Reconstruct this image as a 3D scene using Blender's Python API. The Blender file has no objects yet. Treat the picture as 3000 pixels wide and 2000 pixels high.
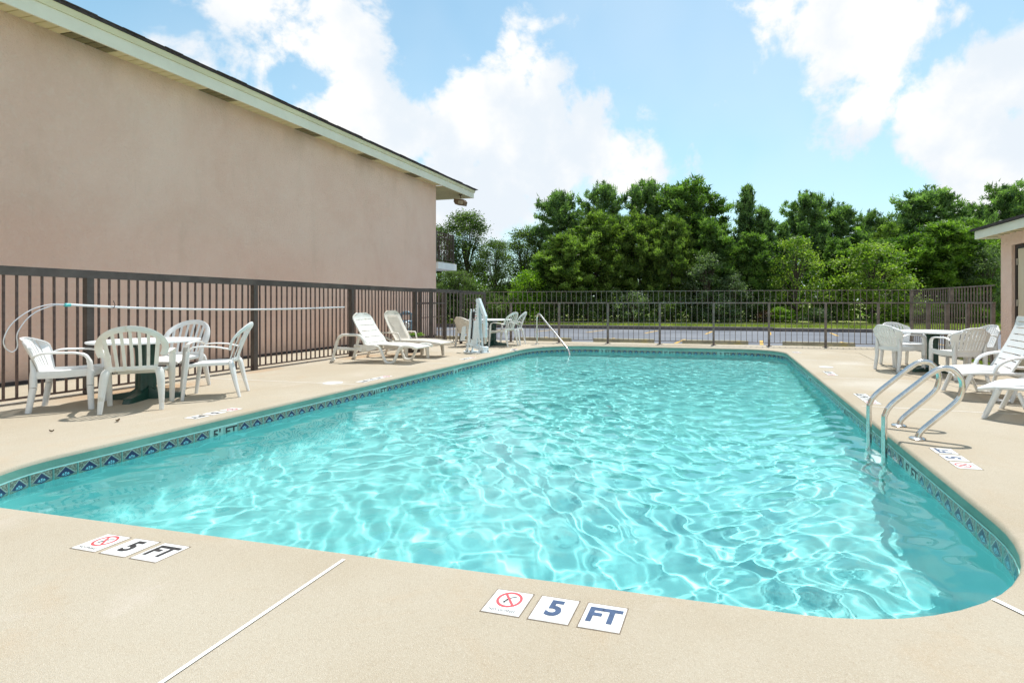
import bpy, math, random
import numpy as np
from mathutils import Vector, Matrix
R = math.radians
random.seed(7)
S = bpy.context.scene
C = S.collection

# ---------------------------------------------------------------- camera, sky, sun, exposure
# world axes: +Y runs along the pool and the hotel wall, +X to the right, deck at z = 0
cd = bpy.data.cameras.new('camera'); cam = bpy.data.objects.new('camera', cd); C.objects.link(cam)
cam.location = (0, 0, 1.135); cam.rotation_euler = (R(90), 0, R(13.9))
cd.sensor_width = 36; cd.lens = 18.48; cd.shift_x = -0.08; cd.shift_y = -0.0377
cd.clip_start = 0.05; cd.clip_end = 2000
S.camera = cam
SUN = Vector((0.055, 0.36, 0.93)).normalized()
sl = bpy.data.lights.new('sun', 'SUN'); sl.energy = 4.6; sl.angle = R(0.5); sl.color = (1, .965, .91)
so = bpy.data.objects.new('sun', sl); C.objects.link(so); so.location = (0, 0, 30)
so.rotation_euler = SUN.to_track_quat('Z', 'Y').to_euler()
sl.cycles.is_caustics_light = True
S.view_settings.view_transform = 'Standard'; S.view_settings.look = 'None'
S.view_settings.gamma = 1; S.view_settings.exposure = 0.08; S.view_settings.use_curve_mapping = False
S.cycles.use_denoising = True
S.cycles.max_bounces = 10; S.cycles.transparent_max_bounces = 12; S.cycles.transmission_bounces = 8
S.cycles.sample_clamp_indirect = 6


class NT:
    """small helper to write node trees"""
    def __init__(s, nt): s.nt = nt; nt.nodes.clear()
    def n(s, typ, ins=None, **props):
        nd = s.nt.nodes.new(typ)
        for k, v in props.items(): setattr(nd, k, v)
        for k, v in (ins or {}).items():
            sk = nd.inputs[k]
            if isinstance(v, bpy.types.NodeSocket): s.nt.links.new(v, sk)
            elif v is not None: sk.default_value = v
        return nd
    def m(s, op, a, b=None, c=None, clamp=False):
        ins = {0: a}
        if b is not None: ins[1] = b
        if c is not None: ins[2] = c
        return s.n('ShaderNodeMath', ins, operation=op, use_clamp=clamp).outputs[0]
    def vm(s, op, a, b=None, out=0, scale=None):
        ins = {0: a}
        if b is not None: ins[1] = b
        if scale is not None: ins['Scale'] = scale
        return s.n('ShaderNodeVectorMath', ins, operation=op).outputs[out]
    def noise(s, vec, scale, detail=4, rough=.5, dist=0.0, out='Fac'):
        return s.n('ShaderNodeTexNoise', {'Vector': vec, 'Scale': scale, 'Detail': detail, 'Roughness': rough, 'Distortion': dist}).outputs[out]
    def ramp(s, fac, a, b, c0=0.0, c1=1.0):
        return s.n('ShaderNodeMapRange', {0: fac, 1: a, 2: b, 3: c0, 4: c1}, interpolation_type='SMOOTHSTEP').outputs[0]
    def mix(s, fac, a, b, mode='MIX'):
        nd = s.n('ShaderNodeMix', None, data_type='RGBA', blend_type=mode)
        for k, v in ((0, fac), (6, a), (7, b)):
            if isinstance(v, bpy.types.NodeSocket): s.nt.links.new(v, nd.inputs[k])
            else: nd.inputs[k].default_value = v if k == 0 else (*v[:3], 1)
        return nd.outputs[2]


w = bpy.data.worlds.new('World'); S.world = w; w.use_nodes = True
N = NT(w.node_tree)
sky = N.n('ShaderNodeTexSky', None, sky_type='NISHITA', sun_disc=False, sun_elevation=math.asin(SUN.z), sun_rotation=math.atan2(SUN.x, SUN.y), air_density=1.0, dust_density=0.6, ozone_density=1.5)
tc = N.n('ShaderNodeTexCoord').outputs['Generated']
dirn = N.vm('NORMALIZE', tc)


def skydir(px, py):
    X = (px - 1740) / 1540; Z = -(py - 887) / 1540
    v = Vector((.9707 * X - .2402, .2402 * X + .9707, Z)); v.normalize(); return v


wn = N.noise(dirn, 3.2, 3, .5, out='Color')
wv = N.vm('SCALE', N.vm('SUBTRACT', wn, (.5, .5, .5)), scale=.16)
wn2 = N.noise(dirn, 13, 3, .5, out='Color')
wv2 = N.vm('SCALE', N.vm('SUBTRACT', wn2, (.5, .5, .5)), scale=.05)
dw = N.vm('ADD', N.vm('ADD', dirn, wv), wv2)
field = None
# cumulus banks: (direction, angular radius, weight); last row unseen, added for ambient light
for (px, py, r, k) in ((1120, 330, .17, .85), (1430, 300, .15, .9), (1620, 430, .20, .95), (1800, 480, .12, .8), (1380, 520, .24, .95), (720, 110, .22, .72), (980, 40, .17, .6),
                       (2530, 20, .17, .9), (2900, 330, .19, .95), (2480, 320, .11, .7), (2210, 440, .06, .5), (2980, 560, .15, .9), (430, 60, .08, .35), (2320, 10, .08, .7),
                       (-900, 300, .45, .9), (-3500, 100, .6, .9), (5200, 200, .45, .9), (9000, 400, .5, .9), (1700, -2600, .4, .8)):
    dv = N.vm('DISTANCE', dw, tuple(skydir(px, py)), out='Value')
    b = N.ramp(dv, r, r * .25, 0.0, k)
    field = b if field is None else N.m('MAXIMUM', field, b)
for (vx, vy, vz, r, k) in ((.2, -.9, .35, .6, .9), (-.7, -.6, .4, .5, .9), (.8, -.5, .35, .55, .9), (-.3, -.6, .8, .45, .8), (.5, .1, .85, .35, .8)):  # more clouds out of view, put in to raise the ambient light
    b = N.ramp(N.vm('DISTANCE', dw, tuple(Vector((vx, vy, vz)).normalized()), out='Value'), r, r * .25, 0.0, k); field = N.m('MAXIMUM', field, b)
f1 = N.noise(dirn, 2.6, 5, .55)
f2 = N.noise(dirn, 7.5, 7, .58, .3)
f3 = N.noise(dirn, 24, 5, .6)
dens = N.m('ADD', N.m('ADD', N.m('MULTIPLY', field, .98), N.m('MULTIPLY', N.m('SUBTRACT', f1, .5), .9)), N.m('ADD', N.m('MULTIPLY', N.m('SUBTRACT', f2, .5), 2.7), N.m('MULTIPLY', N.m('SUBTRACT', f3, .5), .8)))
mask = N.ramp(dens, .26, .72)
body = N.noise(N.vm('ADD', dirn, (.0, .0, .06)), 5.2, 6, .55)
shade = N.ramp(body, .40, .64)
cloudc = N.mix(shade, (.80, .865, .93), (1.03, 1.015, .99))
skyc = N.mix(1.0, sky.outputs[0], (.15 * 1.04, .15 * 1.30, .15 * 1.13), 'MULTIPLY')
sepz = N.n('ShaderNodeSeparateXYZ', {0: dirn}).outputs[2]
hz = N.ramp(sepz, .0, .5, .0, 1.0)
skyc = N.mix(N.m('MULTIPLY', N.m('SUBTRACT', 1.0, hz), .45), skyc, (.62, .82, .96))
veil = N.m('MULTIPLY', N.ramp(N.noise(dirn, 1.6, 4, .6), .35, .75), .30)
skyc = N.mix(veil, skyc, (.85, .93, 1.0))
col = N.mix(mask, skyc, cloudc)
bg = N.n('ShaderNodeBackground', {0: col, 1: 1.0})
N.n('ShaderNodeOutputWorld', {0: bg.outputs[0]})

# ---------------------------------------------------------------- materials
MATS = {}


def mat(name, col, rough=.6, metal=0.0, spec=.5, var=.0, vscale=8, bump=0.0, bscale=60, trans=0, coords='Object', dirt=None, fn=None):
    if name in MATS: return MATS[name]
    m = bpy.data.materials.new(name); m.use_nodes = True
    n = NT(m.node_tree)
    out = n.n('ShaderNodeOutputMaterial')
    co = n.n('ShaderNodeTexCoord').outputs[coords]
    base = col
    if fn: base, hgt = fn(n, co)
    else:
        hgt = None
        if var:
            base = n.mix(n.ramp(n.noise(co, vscale, 5, .6), .3, .7), tuple(c * (1 - var) for c in col), tuple(min(1, c * (1 + var)) for c in col))
        if dirt:
            dcol, dsc, lo, hi = dirt
            base = n.mix(n.ramp(n.noise(co, dsc, 6, .65), lo, hi), base if var else col, dcol)
    b = n.n('ShaderNodeBsdfPrincipled', {'Roughness': rough, 'Metallic': metal, 'Specular IOR Level': spec})
    if isinstance(base, bpy.types.NodeSocket): m.node_tree.links.new(base, b.inputs[0])
    else: b.inputs[0].default_value = (*base, 1)
    if bump:
        h = hgt if hgt is not None else n.noise(co, bscale, 4, .6)
        bp = n.n('ShaderNodeBump', {'Height': h, 'Strength': bump, 'Distance': .01 if name != 'pink_stucco' else .03})
        m.node_tree.links.new(bp.outputs[0], b.inputs['Normal'])
    m.node_tree.links.new(b.outputs[0], out.inputs[0])
    MATS[name] = m
    return m


def f_deck(n, co):
    big = n.noise(co, .55, 5, .55)
    mid = n.noise(co, 1.7, 8, .68, .9)
    base = n.mix(n.ramp(big, .35, .65), (.475, .405, .30), (.525, .465, .365))
    base = n.mix(n.m('MULTIPLY', n.ramp(mid, .5, .75), .30), base, (.52, .37, .22))
    base = n.mix(n.m('MULTIPLY', n.ramp(n.noise(co, 1.1, 6, .7, .8), .56, .72), .5), base, (.60, .53, .45))
    sp = n.n('ShaderNodeTexVoronoi', {'Vector': co, 'Scale': 420.0})
    g = n.n('ShaderNodeSeparateColor', {0: sp.outputs['Color']}).outputs[0]
    base = n.mix(n.m('MULTIPLY', n.ramp(g, .80, .9), .26), base, (.78, .72, .62))
    base = n.mix(n.m('MULTIPLY', n.ramp(g, .26, .1), .20), base, (.33, .235, .15))
    sp2 = n.n('ShaderNodeTexVoronoi', {'Vector': co, 'Scale': 120.0})
    g2 = n.n('ShaderNodeSeparateColor', {0: sp2.outputs['Color']}).outputs[1]
    base = n.mix(n.m('MULTIPLY', n.ramp(g2, .90, .99), .14), base, (.28, .2, .13))
    vs = n.n('ShaderNodeSeparateXYZ', {0: co})
    for (rx, ry, rr_) in ((2.1, 8.1, .75), (2.3, 10.7, .5), (-5.4, 6.3, .3)):
        dd_ = n.vm('DISTANCE', n.vm('ADD', co, n.vm('SCALE', n.noise(co, 2.2, 5, .65, out='Color'), scale=.7)), (rx + .35, ry + .35, .35), out='Value')
        base = n.mix(n.m('MULTIPLY', n.ramp(dd_, rr_, .1), .45), base, (.66, .62, .55))
    # rust runs at the foot of the left fence
    for (rx, ry, rr_) in ((-7.45, 4.9, .55), (-7.3, 5.5, .5), (-7.5, 7.2, .35), (-7.45, 9.6, .45), (-6.9, 10.2, .5)):
        dd_ = n.vm('DISTANCE', n.vm('ADD', n.vm('MULTIPLY', co, (1, .55, 1)), n.vm('SCALE', n.noise(co, 1.6, 5, .65, out='Color'), scale=.6)), (rx + .3, ry * .55 + .3, .3), out='Value')
        base = n.mix(n.m('MULTIPLY', n.ramp(dd_, rr_, .05), .42), base, (.46, .24, .09))
    h = n.m('ADD', n.m('MULTIPLY', sp.outputs['Distance'], 1.0), n.m('MULTIPLY', n.noise(co, 400, 2, .5), .6))
    return base, h


def f_coping(n, co):
    base = n.mix(n.ramp(n.noise(co, 3, 6, .65, .6), .35, .7), (.15, .32, .26), (.21, .42, .34))
    return base, n.noise(co, 90, 4, .6)


def f_plaster(n, co):
    base = n.mix(n.ramp(n.noise(co, 1.2, 5, .6), .3, .7), (.225, .615, .62), (.28, .67, .67))
    return base, n.noise(co, 40, 3, .6)


def f_stucco(n, co):
    z = n.n('ShaderNodeSeparateXYZ', {0: co}).outputs[2]
    base = n.mix(n.ramp(n.noise(co, .5, 6, .6, .6), .3, .7), (.82, .565, .455), (.88, .65, .54))
    base = n.mix(n.m('MULTIPLY', n.ramp(n.noise(n.vm('MULTIPLY', co, (1, 1, .25)), 2.2, 6, .7), .5, .8), .35), base, (.66, .48, .37))
    base = n.mix(n.m('MULTIPLY', n.ramp(n.noise(co, 9, 6, .75, 1.2), .48, .68), .22), base, (.88, .74, .65))
    base = n.mix(n.m('MULTIPLY', n.ramp(n.noise(n.vm('MULTIPLY', co, (1, 2.5, 1)), 4, 6, .75, 1.0), .55, .72), .25), base, (.68, .50, .41))
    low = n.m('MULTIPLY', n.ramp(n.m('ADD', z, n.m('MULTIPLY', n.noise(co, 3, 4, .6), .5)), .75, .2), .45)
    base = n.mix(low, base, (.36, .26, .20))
    # damp stains below the roof vents
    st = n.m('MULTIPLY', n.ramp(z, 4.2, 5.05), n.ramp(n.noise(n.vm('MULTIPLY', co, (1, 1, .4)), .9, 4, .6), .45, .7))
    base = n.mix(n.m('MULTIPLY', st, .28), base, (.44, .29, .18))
    return base, n.noise(co, 28, 6, .7)


def f_wood_beam(n, co):
    base = n.mix(n.ramp(n.noise(co, 2.5, 6, .65, .4), .35, .75), (.058, .047, .042), (.112, .096, .084))
    base = n.mix(n.m('MULTIPLY', n.ramp(n.noise(co, 5, 5, .7), .66, .78), .55), base, (.22, .12, .06))
    return base, n.noise(co, 120, 3, .6)


def f_tile(n, co):
    uv = n.n('ShaderNodeTexCoord').outputs['UV']
    s = n.n('ShaderNodeSeparateXYZ', {0: uv}); u, v = s.outputs[0], s.outputs[1]
    au = n.m('ABSOLUTE', n.m('SUBTRACT', u, .5)); av = n.m('ABSOLUTE', n.m('SUBTRACT', v, .5))
    dsum = n.m('ADD', au, av)
    base = n.mix(n.ramp(n.noise(co, 110, 4, .7), .42, .6), (.09, .10, .075), (.34, .36, .29))
    base = n.mix(n.ramp(dsum, .50, .485), base, (.34, .52, .50))
    base = n.mix(n.ramp(dsum, .465, .45), base, (.20, .17, .14))
    base = n.mix(n.ramp(dsum, .435, .42), base, (.018, .028, .10))
    du = n.m('SUBTRACT', u, .5); dv = n.m('SUBTRACT', v, .5)
    r = n.m('SQRT', n.m('ADD', n.m('MULTIPLY', du, du), n.m('MULTIPLY', dv, dv)))
    th = n.m('ARCTAN2', dv, du)
    pet = n.m('ABSOLUTE', n.m('COSINE', n.m('MULTIPLY', th, 4.0)))
    inr = n.m('MULTIPLY', n.ramp(r, .19, .175), n.ramp(r, .05, .065))
    fl = n.m('MULTIPLY', inr, n.ramp(pet, .45, .6))
    base = n.mix(fl, base, (.24, .55, .66))
    ed = n.m('MAXIMUM', au, n.m('MULTIPLY', av, .97))
    base = n.mix(n.ramp(ed, .462, .475), base, (.30, .55, .50))
    return base, n.noise(co, 60, 2, .5)


def f_asphalt(n, co):
    base = n.mix(n.ramp(n.noise(co, .35, 5, .6), .3, .7), (.135, .145, .17), (.205, .215, .24))
    base = n.mix(n.m('MULTIPLY', n.ramp(n.noise(n.vm('MULTIPLY', co, (.3, 2.0, 1)), 1.5, 5, .7), .5, .8), .4), base, (.085, .09, .11))
    return base, n.noise(co, 150, 3, .6)


def f_grass(n, co):
    base = n.mix(n.ramp(n.noise(co, 1.5, 6, .65), .35, .7), (.19, .25, .045), (.32, .36, .09))
    base = n.mix(n.m('MULTIPLY', n.ramp(n.noise(co, 6, 5, .7), .55, .75), .6), base, (.36, .33, .14))
    return base, n.noise(co, 60, 4, .7)


M_deck = mat('exposed_aggregate', (.5, .4, .3), .88, bump=.5, fn=f_deck, spec=.25)
M_cope = mat('painted_coping', (.1, .3, .25), .6, bump=.35, fn=f_coping)
M_plas = mat('pool_plaster', (.3, .8, .8), .7, bump=.1, fn=f_plaster)
M_stuc = mat('pink_stucco', (.55, .4, .33), .92, bump=1.0, fn=f_stucco, spec=.15)
M_iron = mat('brown_iron', (.07, .06, .058), .5, fn=f_wood_beam, bump=.25)
M_rod = mat('dark_iron_rod', (.095, .062, .054), .55, var=.4, vscale=14, bump=.2)
M_grey = mat('weathered_iron', (.17, .14, .122), .55, var=.35, vscale=9, bump=.2)
M_tile = mat('patterned_tile', (.1, .1, .3), .18, fn=f_tile)
M_asph = mat('asphalt', (.1, .1, .12), .9, fn=f_asphalt, bump=.4)
M_gras = mat('lawn', (.1, .2, .03), .9, fn=f_grass, bump=1.0)
M_white = mat('white_line_sealant', (.86, .86, .84), .6, var=.06, vscale=12, bump=.1)
M_mark = mat('white_tile', (.83, .83, .81), .3, var=.05, vscale=18, bump=.05)
M_navy = mat('navy_print', (.05, .085, .17), .4, var=.2, vscale=30)
M_black = mat('black_print', (.035, .033, .035), .4, var=.2, vscale=30)
M_red = mat('red_print', (.72, .09, .10), .4, var=.12, vscale=30)
M_plast = mat('white_resin', (.80, .80, .79), .42, var=.05, vscale=5, bump=.06, bscale=25, dirt=((.60, .56, .46), 3.5, .60, .82))
M_plast2 = mat('aged_white_resin', (.76, .75, .70), .5, var=.06, vscale=6, bump=.06, bscale=25, dirt=((.55, .47, .32), 5, .55, .78))
M_tan = mat('cream_resin', (.66, .61, .53), .5, var=.05, vscale=6, bump=.05, dirt=((.5, .42, .3), 4, .6, .8))
M_green = mat('dark_green_resin', (.012, .055, .04), .3, var=.2, vscale=6)
M_top = mat('white_tabletop', (.80, .82, .83), .35, var=.04, vscale=6)
M_steel = mat('stainless_tube', (.72, .70, .67), .17, metal=1.0, var=.08, vscale=30, bump=.02)
M_lift = mat('pale_powder_coat', (.76, .83, .85), .35, var=.05, vscale=8, dirt=((.5, .56, .55), 5, .6, .8))
M_bolt = mat('bolt_metal', (.3, .26, .2), .4, metal=.8, var=.2)
M_blk = mat('black_plastic', (.02, .02, .022), .5, var=.3)
M_soff = mat('vinyl_soffit', (.66, .58, .34), .5, var=.06, vscale=3, dirt=((.45, .38, .2), 2, .6, .85))
M_vent = mat('perforated_vent', (.16, .13, .07), .7, var=.35, vscale=60)
M_fasc = mat('painted_fascia', (.75, .74, .62), .55, var=.05, vscale=2, bump=.05, dirt=((.56, .55, .42), 3, .62, .85))
M_fasc2 = mat('cream_trim', (.66, .64, .45), .55, var=.06, vscale=2)
M_roof = mat('brown_shingle', (.045, .035, .033), .9, var=.35, vscale=20, bump=.6)
M_door = mat('beige_door', (.62, .52, .38), .5, var=.04, vscale=2)
M_jamb = mat('dark_door_frame', (.03, .022, .02), .5, var=.2)
M_hinge = mat('hinge_metal', (.55, .53, .48), .35, metal=.9, var=.15)
M_conc = mat('kerb_concrete', (.42, .37, .30), .9, var=.15, vscale=4, bump=.4)
M_kerbd = mat('dark_kerb', (.13, .115, .11), .9, var=.3, vscale=3, bump=.4)
M_stop = mat('weathered_yellow_stop', (.46, .40, .25), .85, var=.25, vscale=5, bump=.4, dirt=((.55, .42, .10), 2.5, .5, .8))
M_line = mat('yellow_road_paint', (.62, .38, .08), .8, var=.3, vscale=6, bump=.2)
M_bark = mat('tree_bark', (.085, .065, .05), .95, var=.4, vscale=7, bump=.8, bscale=20)
M_meter = mat('weathered_blue_grey_metal', (.16, .26, .34), .4, metal=.3, var=.5, vscale=18)
M_pot = mat('brown_planter', (.075, .055, .045), .75, var=.4, vscale=12, bump=.3)
M_soil = mat('soil', (.05, .035, .02), 1, var=.4)
M_crack = mat('dark_joint', (.10, .075, .055), .95, var=.3, vscale=8)
M_pole = mat('brushed_aluminium', (.74, .76, .78), .3, metal=.55, var=.06, vscale=10)
M_teal = mat('teal_plastic', (.08, .5, .5), .4, var=.1)
M_patch = mat('whitewashed_patch', (.62, .56, .48), .9, var=.12, vscale=6, bump=.2)

# water
wm = bpy.data.materials.new('pool_water'); wm.use_nodes = True; n = NT(wm.node_tree)
g = n.n('ShaderNodeBsdfGlass', {'Color': (.90, .985, .98, 1), 'Roughness': 0.0, 'IOR': 1.33})
n.n('ShaderNodeOutputMaterial', {0: g.outputs[0]})
MATS['pool_water'] = wm


def foliage_mat(name, dark, light, yellow=None, rough=.5, trans=.5):
    m = bpy.data.materials.new(name); m.use_nodes = True; n = NT(m.node_tree)
    at = n.n('ShaderNodeAttribute', None, attribute_name='tint').outputs['Fac']
    base = n.mix(n.ramp(at, .12, .88), tuple(c * .8 for c in dark), light)
    if yellow: base = n.mix(n.ramp(at, .84, 1.0), base, yellow)
    co = n.n('ShaderNodeTexCoord').outputs['Object']
    base = n.mix(n.m('MULTIPLY', n.ramp(n.noise(co, .8, 3, .5), .35, .7), .35), base, tuple(c * .6 for c in dark))
    b = n.n('ShaderNodeBsdfPrincipled', {'Base Color': base, 'Roughness': rough, 'Specular IOR Level': .4})
    t = n.n('ShaderNodeBsdfTranslucent', {'Color': n.mix(1.0, base, (1.25, 1.5, .6), 'MULTIPLY')})
    mx = n.n('ShaderNodeMixShader', {0: trans, 1: b.outputs[0], 2: t.outputs[0]})
    n.n('ShaderNodeOutputMaterial', {0: mx.outputs[0]})
    MATS[name] = m
    return m


F_pine_d = foliage_mat('pine_needles_dark', (.05, .115, .025), (.25, .39, .085))
F_pine_b = foliage_mat('pine_needles_blue', (.06, .125, .048), (.29, .43, .15))
F_pine_l = foliage_mat('pine_needles_bright', (.06, .135, .02), (.29, .44, .07))
F_pine_o = foliage_mat('pine_needles_olive', (.055, .115, .018), (.31, .43, .09))
F_oak = foliage_mat('oak_leaves', (.06, .105, .030), (.22, .30, .10))
F_grey = foliage_mat('grey_green_leaves', (.07, .12, .055), (.28, .36, .20))
F_maple = foliage_mat('yellow_green_leaves', (.10, .20, .022), (.40, .50, .10), (.62, .62, .16))
F_lime = foliage_mat('lime_leaves', (.13, .27, .015), (.36, .52, .05))
F_brown = foliage_mat('russet_twigs', (.07, .035, .02), (.18, .09, .05))
F_grass = foliage_mat('grass_blades', (.20, .28, .04), (.46, .50, .12), (.55, .52, .20), trans=.3)
F_pot = foliage_mat('pot_plant_leaves', (.06, .14, .02), (.25, .35, .08))

# ---------------------------------------------------------------- mesh helpers


class MB:
    def __init__(s): s.v = []; s.f = []; s.mi = []; s.cur = 0; s.uv = {}
    def _add(s, vs, fs):
        b = len(s.v); s.v.extend([tuple(v) for v in vs]); s.f.extend([tuple(i + b for i in f) for f in fs]); s.mi.extend([s.cur] * len(fs)); return s
    def box(s, x0, y0, z0, x1, y1, z1):
        return s._add([(x0, y0, z0), (x1, y0, z0), (x1, y1, z0), (x0, y1, z0), (x0, y0, z1), (x1, y0, z1), (x1, y1, z1), (x0, y1, z1)],
                      [(0, 3, 2, 1), (4, 5, 6, 7), (0, 1, 5, 4), (1, 2, 6, 5), (2, 3, 7, 6), (3, 0, 4, 7)])
    def bbox(s, x0, y0, z0, x1, y1, z1, b=.004):
        """box with chamfered vertical and top edges"""
        def ring(x0, y0, x1, y1, c, z): return [(x0 + c, y0, z), (x1 - c, y0, z), (x1, y0 + c, z), (x1, y1 - c, z), (x1 - c, y1, z), (x0 + c, y1, z), (x0, y1 - c, z), (x0, y0 + c, z)]
        rings = [ring(x0 + b, y0 + b, x1 - b, y1 - b, b, z0), ring(x0, y0, x1, y1, b, z0 + b), ring(x0, y0, x1, y1, b, z1 - b), ring(x0 + b, y0 + b, x1 - b, y1 - b, b, z1)]
        return s.loft(rings, True)
    def loft(s, rings, caps=True):
        n = len(rings[0]); vs = [p for r in rings for p in r]; fs = []
        for k in range(len(rings) - 1):
            for i in range(n):
                a = k * n + i; b = k * n + (i + 1) % n
                fs.append((a, b, b + n, a + n))
        if caps:
            fs.append(tuple(range(n - 1, -1, -1))); fs.append(tuple((len(rings) - 1) * n + i for i in range(n)))
        return s._add(vs, fs)
    def sweep(s, path, w, t, side=None, seg=8, power=2.6, caps=True, close=False):
        """tube of superelliptic section along path; w, t = half width (along side) and half thickness, scalars or lists"""
        P = [Vector(p) for p in path]; n = len(P)
        W = w if isinstance(w, (list, tuple)) else [w] * n
        T = t if isinstance(t, (list, tuple)) else [t] * n
        def at(L, i): return L[min(len(L) - 1, int(round(i * (len(L) - 1) / max(1, n - 1))))] if len(L) != n else L[i]
        rings = []; prev = None
        for i in range(n):
            if close: d = P[(i + 1) % n] - P[i - 1]
            else: d = (P[min(i + 1, n - 1)] - P[max(i - 1, 0)])
            d.normalize()
            if side is not None: sd = Vector(side) if not callable(side) else Vector(side(i))
            elif prev is None: sd = Vector((0, 0, 1)) if abs(d.z) < .9 else Vector((1, 0, 0))
            else: sd = prev
            sd = sd - d * sd.dot(d)
            if sd.length < 1e-5: sd = Vector((1, 0, 0)) - d * d.x
            sd.normalize(); prev = sd; nr = d.cross(sd)
            r = []
            for k in range(seg):
                a = 2 * math.pi * (k + .5) / seg; c, q = math.cos(a), math.sin(a)
                m = (abs(c) ** power + abs(q) ** power) ** (-1 / power)
                r.append(P[i] + sd * (c * m * at(W, i)) + nr * (q * m * at(T, i)))
            rings.append(r)
        if close: rings.append(rings[0]); caps = False
        return s.loft(rings, caps)
    def tube(s, path, r, seg=8, caps=True): return s.sweep(path, r, r, None, seg, 2.0, caps)
    def lathe(s, prof, seg=24, c=(0, 0, 0)):
        rings = [[(c[0] + r * math.cos(2 * math.pi * k / seg), c[1] + r * math.sin(2 * math.pi * k / seg), c[2] + z) for k in range(seg)] for r, z in prof]
        return s.loft(rings, True)
    def prism(s, poly, y0, y1, axis='y'):
        """polygon in (a, z) extruded along y"""
        n = len(poly)
        if axis == 'y': vs = [(a, y0, z) for a, z in poly] + [(a, y1, z) for a, z in poly]
        elif axis == 'x': vs = [(y0, a, z) for a, z in poly] + [(y1, a, z) for a, z in poly]
        else: vs = [(a, b, y0) for a, b in poly] + [(a, b, y1) for a, b in poly]
        fs = [tuple(range(n - 1, -1, -1)), tuple(range(n, 2 * n))] + [(i, (i + 1) % n, (i + 1) % n + n, i + n) for i in range(n)]
        return s._add(vs, fs)
    def shell(s, G, keep, th):
        """grid of points G[j][i], cells kept where keep(j,i); thickness th against the grid normal"""
        nj, ni = len(G), len(G[0]); G = [[Vector(p) for p in r] for r in G]
        top = {}; bot = {}; vs = []
        def nrm(j, i):
            a = G[j][min(i + 1, ni - 1)] - G[j][max(i - 1, 0)]; b = G[min(j + 1, nj - 1)][i] - G[max(j - 1, 0)][i]
            q = a.cross(b); q.normalize(); return q
        for j in range(nj):
            for i in range(ni):
                q = nrm(j, i); top[j, i] = len(vs); vs.append(G[j][i] + q * th / 2); bot[j, i] = len(vs); vs.append(G[j][i] - q * th / 2)
        fs = []
        K = {(j, i): bool(keep(j, i)) for j in range(nj - 1) for i in range(ni - 1)}
        for (j, i), k in K.items():
            if not k: continue
            q = [(j, i), (j, i + 1), (j + 1, i + 1), (j + 1, i)]
            fs.append(tuple(top[a] for a in q)); fs.append(tuple(bot[a] for a in reversed(q)))
            for (a, b, nb) in ((q[0], q[1], (j - 1, i)), (q[1], q[2], (j, i + 1)), (q[2], q[3], (j + 1, i)), (q[3], q[0], (j, i - 1))):
                if not K.get(nb, False): fs.append((top[b], top[a], bot[a], bot[b]))
        used = sorted({i for f in fs for i in f}); mp = {o: k for k, o in enumerate(used)}
        return s._add([vs[i] for i in used], [tuple(mp[i] for i in f) for f in fs])
    def xf(s, M):
        s.v = [tuple(M @ Vector(v)) for v in s.v]; return s
    def mesh(s, name, mats, smooth=True, angle=40):
        me = bpy.data.meshes.new(name); me.from_pydata(s.v, [], s.f)
        for m_ in (mats if isinstance(mats, (list, tuple)) else [mats]): me.materials.append(m_)
        if max(s.mi or [0]): me.polygons.foreach_set('material_index', s.mi)
        if smooth:
            me.polygons.foreach_set('use_smooth', [True] * len(s.f))
            me.set_sharp_from_angle(angle=R(angle))
        me.update(); return me
    def build(s, name, mats, parent=None, smooth=True, angle=40, loc=None):
        o = bpy.data.objects.new(name, s.mesh(name, mats, smooth, angle)); C.objects.link(o)
        if parent is not None: o.parent = parent
        if loc: o.location = loc
        return o


def empty(name, loc=(0, 0, 0), rz=0.0):
    o = bpy.data.objects.new(name, None); C.objects.link(o); o.location = loc; o.rotation_euler = (0, 0, rz); o.empty_display_size = .2; return o


def tag(o, label=None, cat=None, group=None, kind=None):
    if label: o['label'] = label
    if cat: o['category'] = cat
    if group: o['group'] = group
    if kind: o['kind'] = kind
    return o


def struct(o): o['kind'] = 'structure'; return o


def inst(name, me, parent=None, loc=(0, 0, 0), rot=(0, 0, 0), scale=None):
    o = bpy.data.objects.new(name, me); C.objects.link(o)
    if parent is not None: o.parent = parent
    o.location = loc; o.rotation_euler = rot
    if scale: o.scale = scale
    return o


KIDS = {}


def copy_tree(o, parent=None):
    c = o.copy(); C.objects.link(c); c.parent = parent
    for ch in list(o.children): copy_tree(ch, c)
    return c


def bez(pts, n=6):
    """Catmull-Rom through points"""
    P = [Vector(p) for p in pts]; out = []
    P = [P[0] * 2 - P[1]] + P + [P[-1] * 2 - P[-2]]
    for i in range(1, len(P) - 2):
        for k in range(n):
            t = k / n; a, b, c, d = P[i - 1], P[i], P[i + 1], P[i + 2]
            out.append(.5 * ((2 * b) + (c - a) * t + (2 * a - 5 * b + 4 * c - d) * t * t + (3 * b - a - 3 * c + d) * t ** 3))
    out.append(P[-2]); return out


def heading(dx, dy): return math.atan2(-dx, dy)


def sheet(name, pts, z, m, parent=None, kind='structure'):
    zf = z if callable(z) else (lambda y: z)
    o = MB()._add([(x, y, zf(y)) for x, y in pts], [tuple(range(len(pts)))]).build(name, m, parent, smooth=False)
    if parent is None: o['kind'] = kind
    return o

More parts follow.
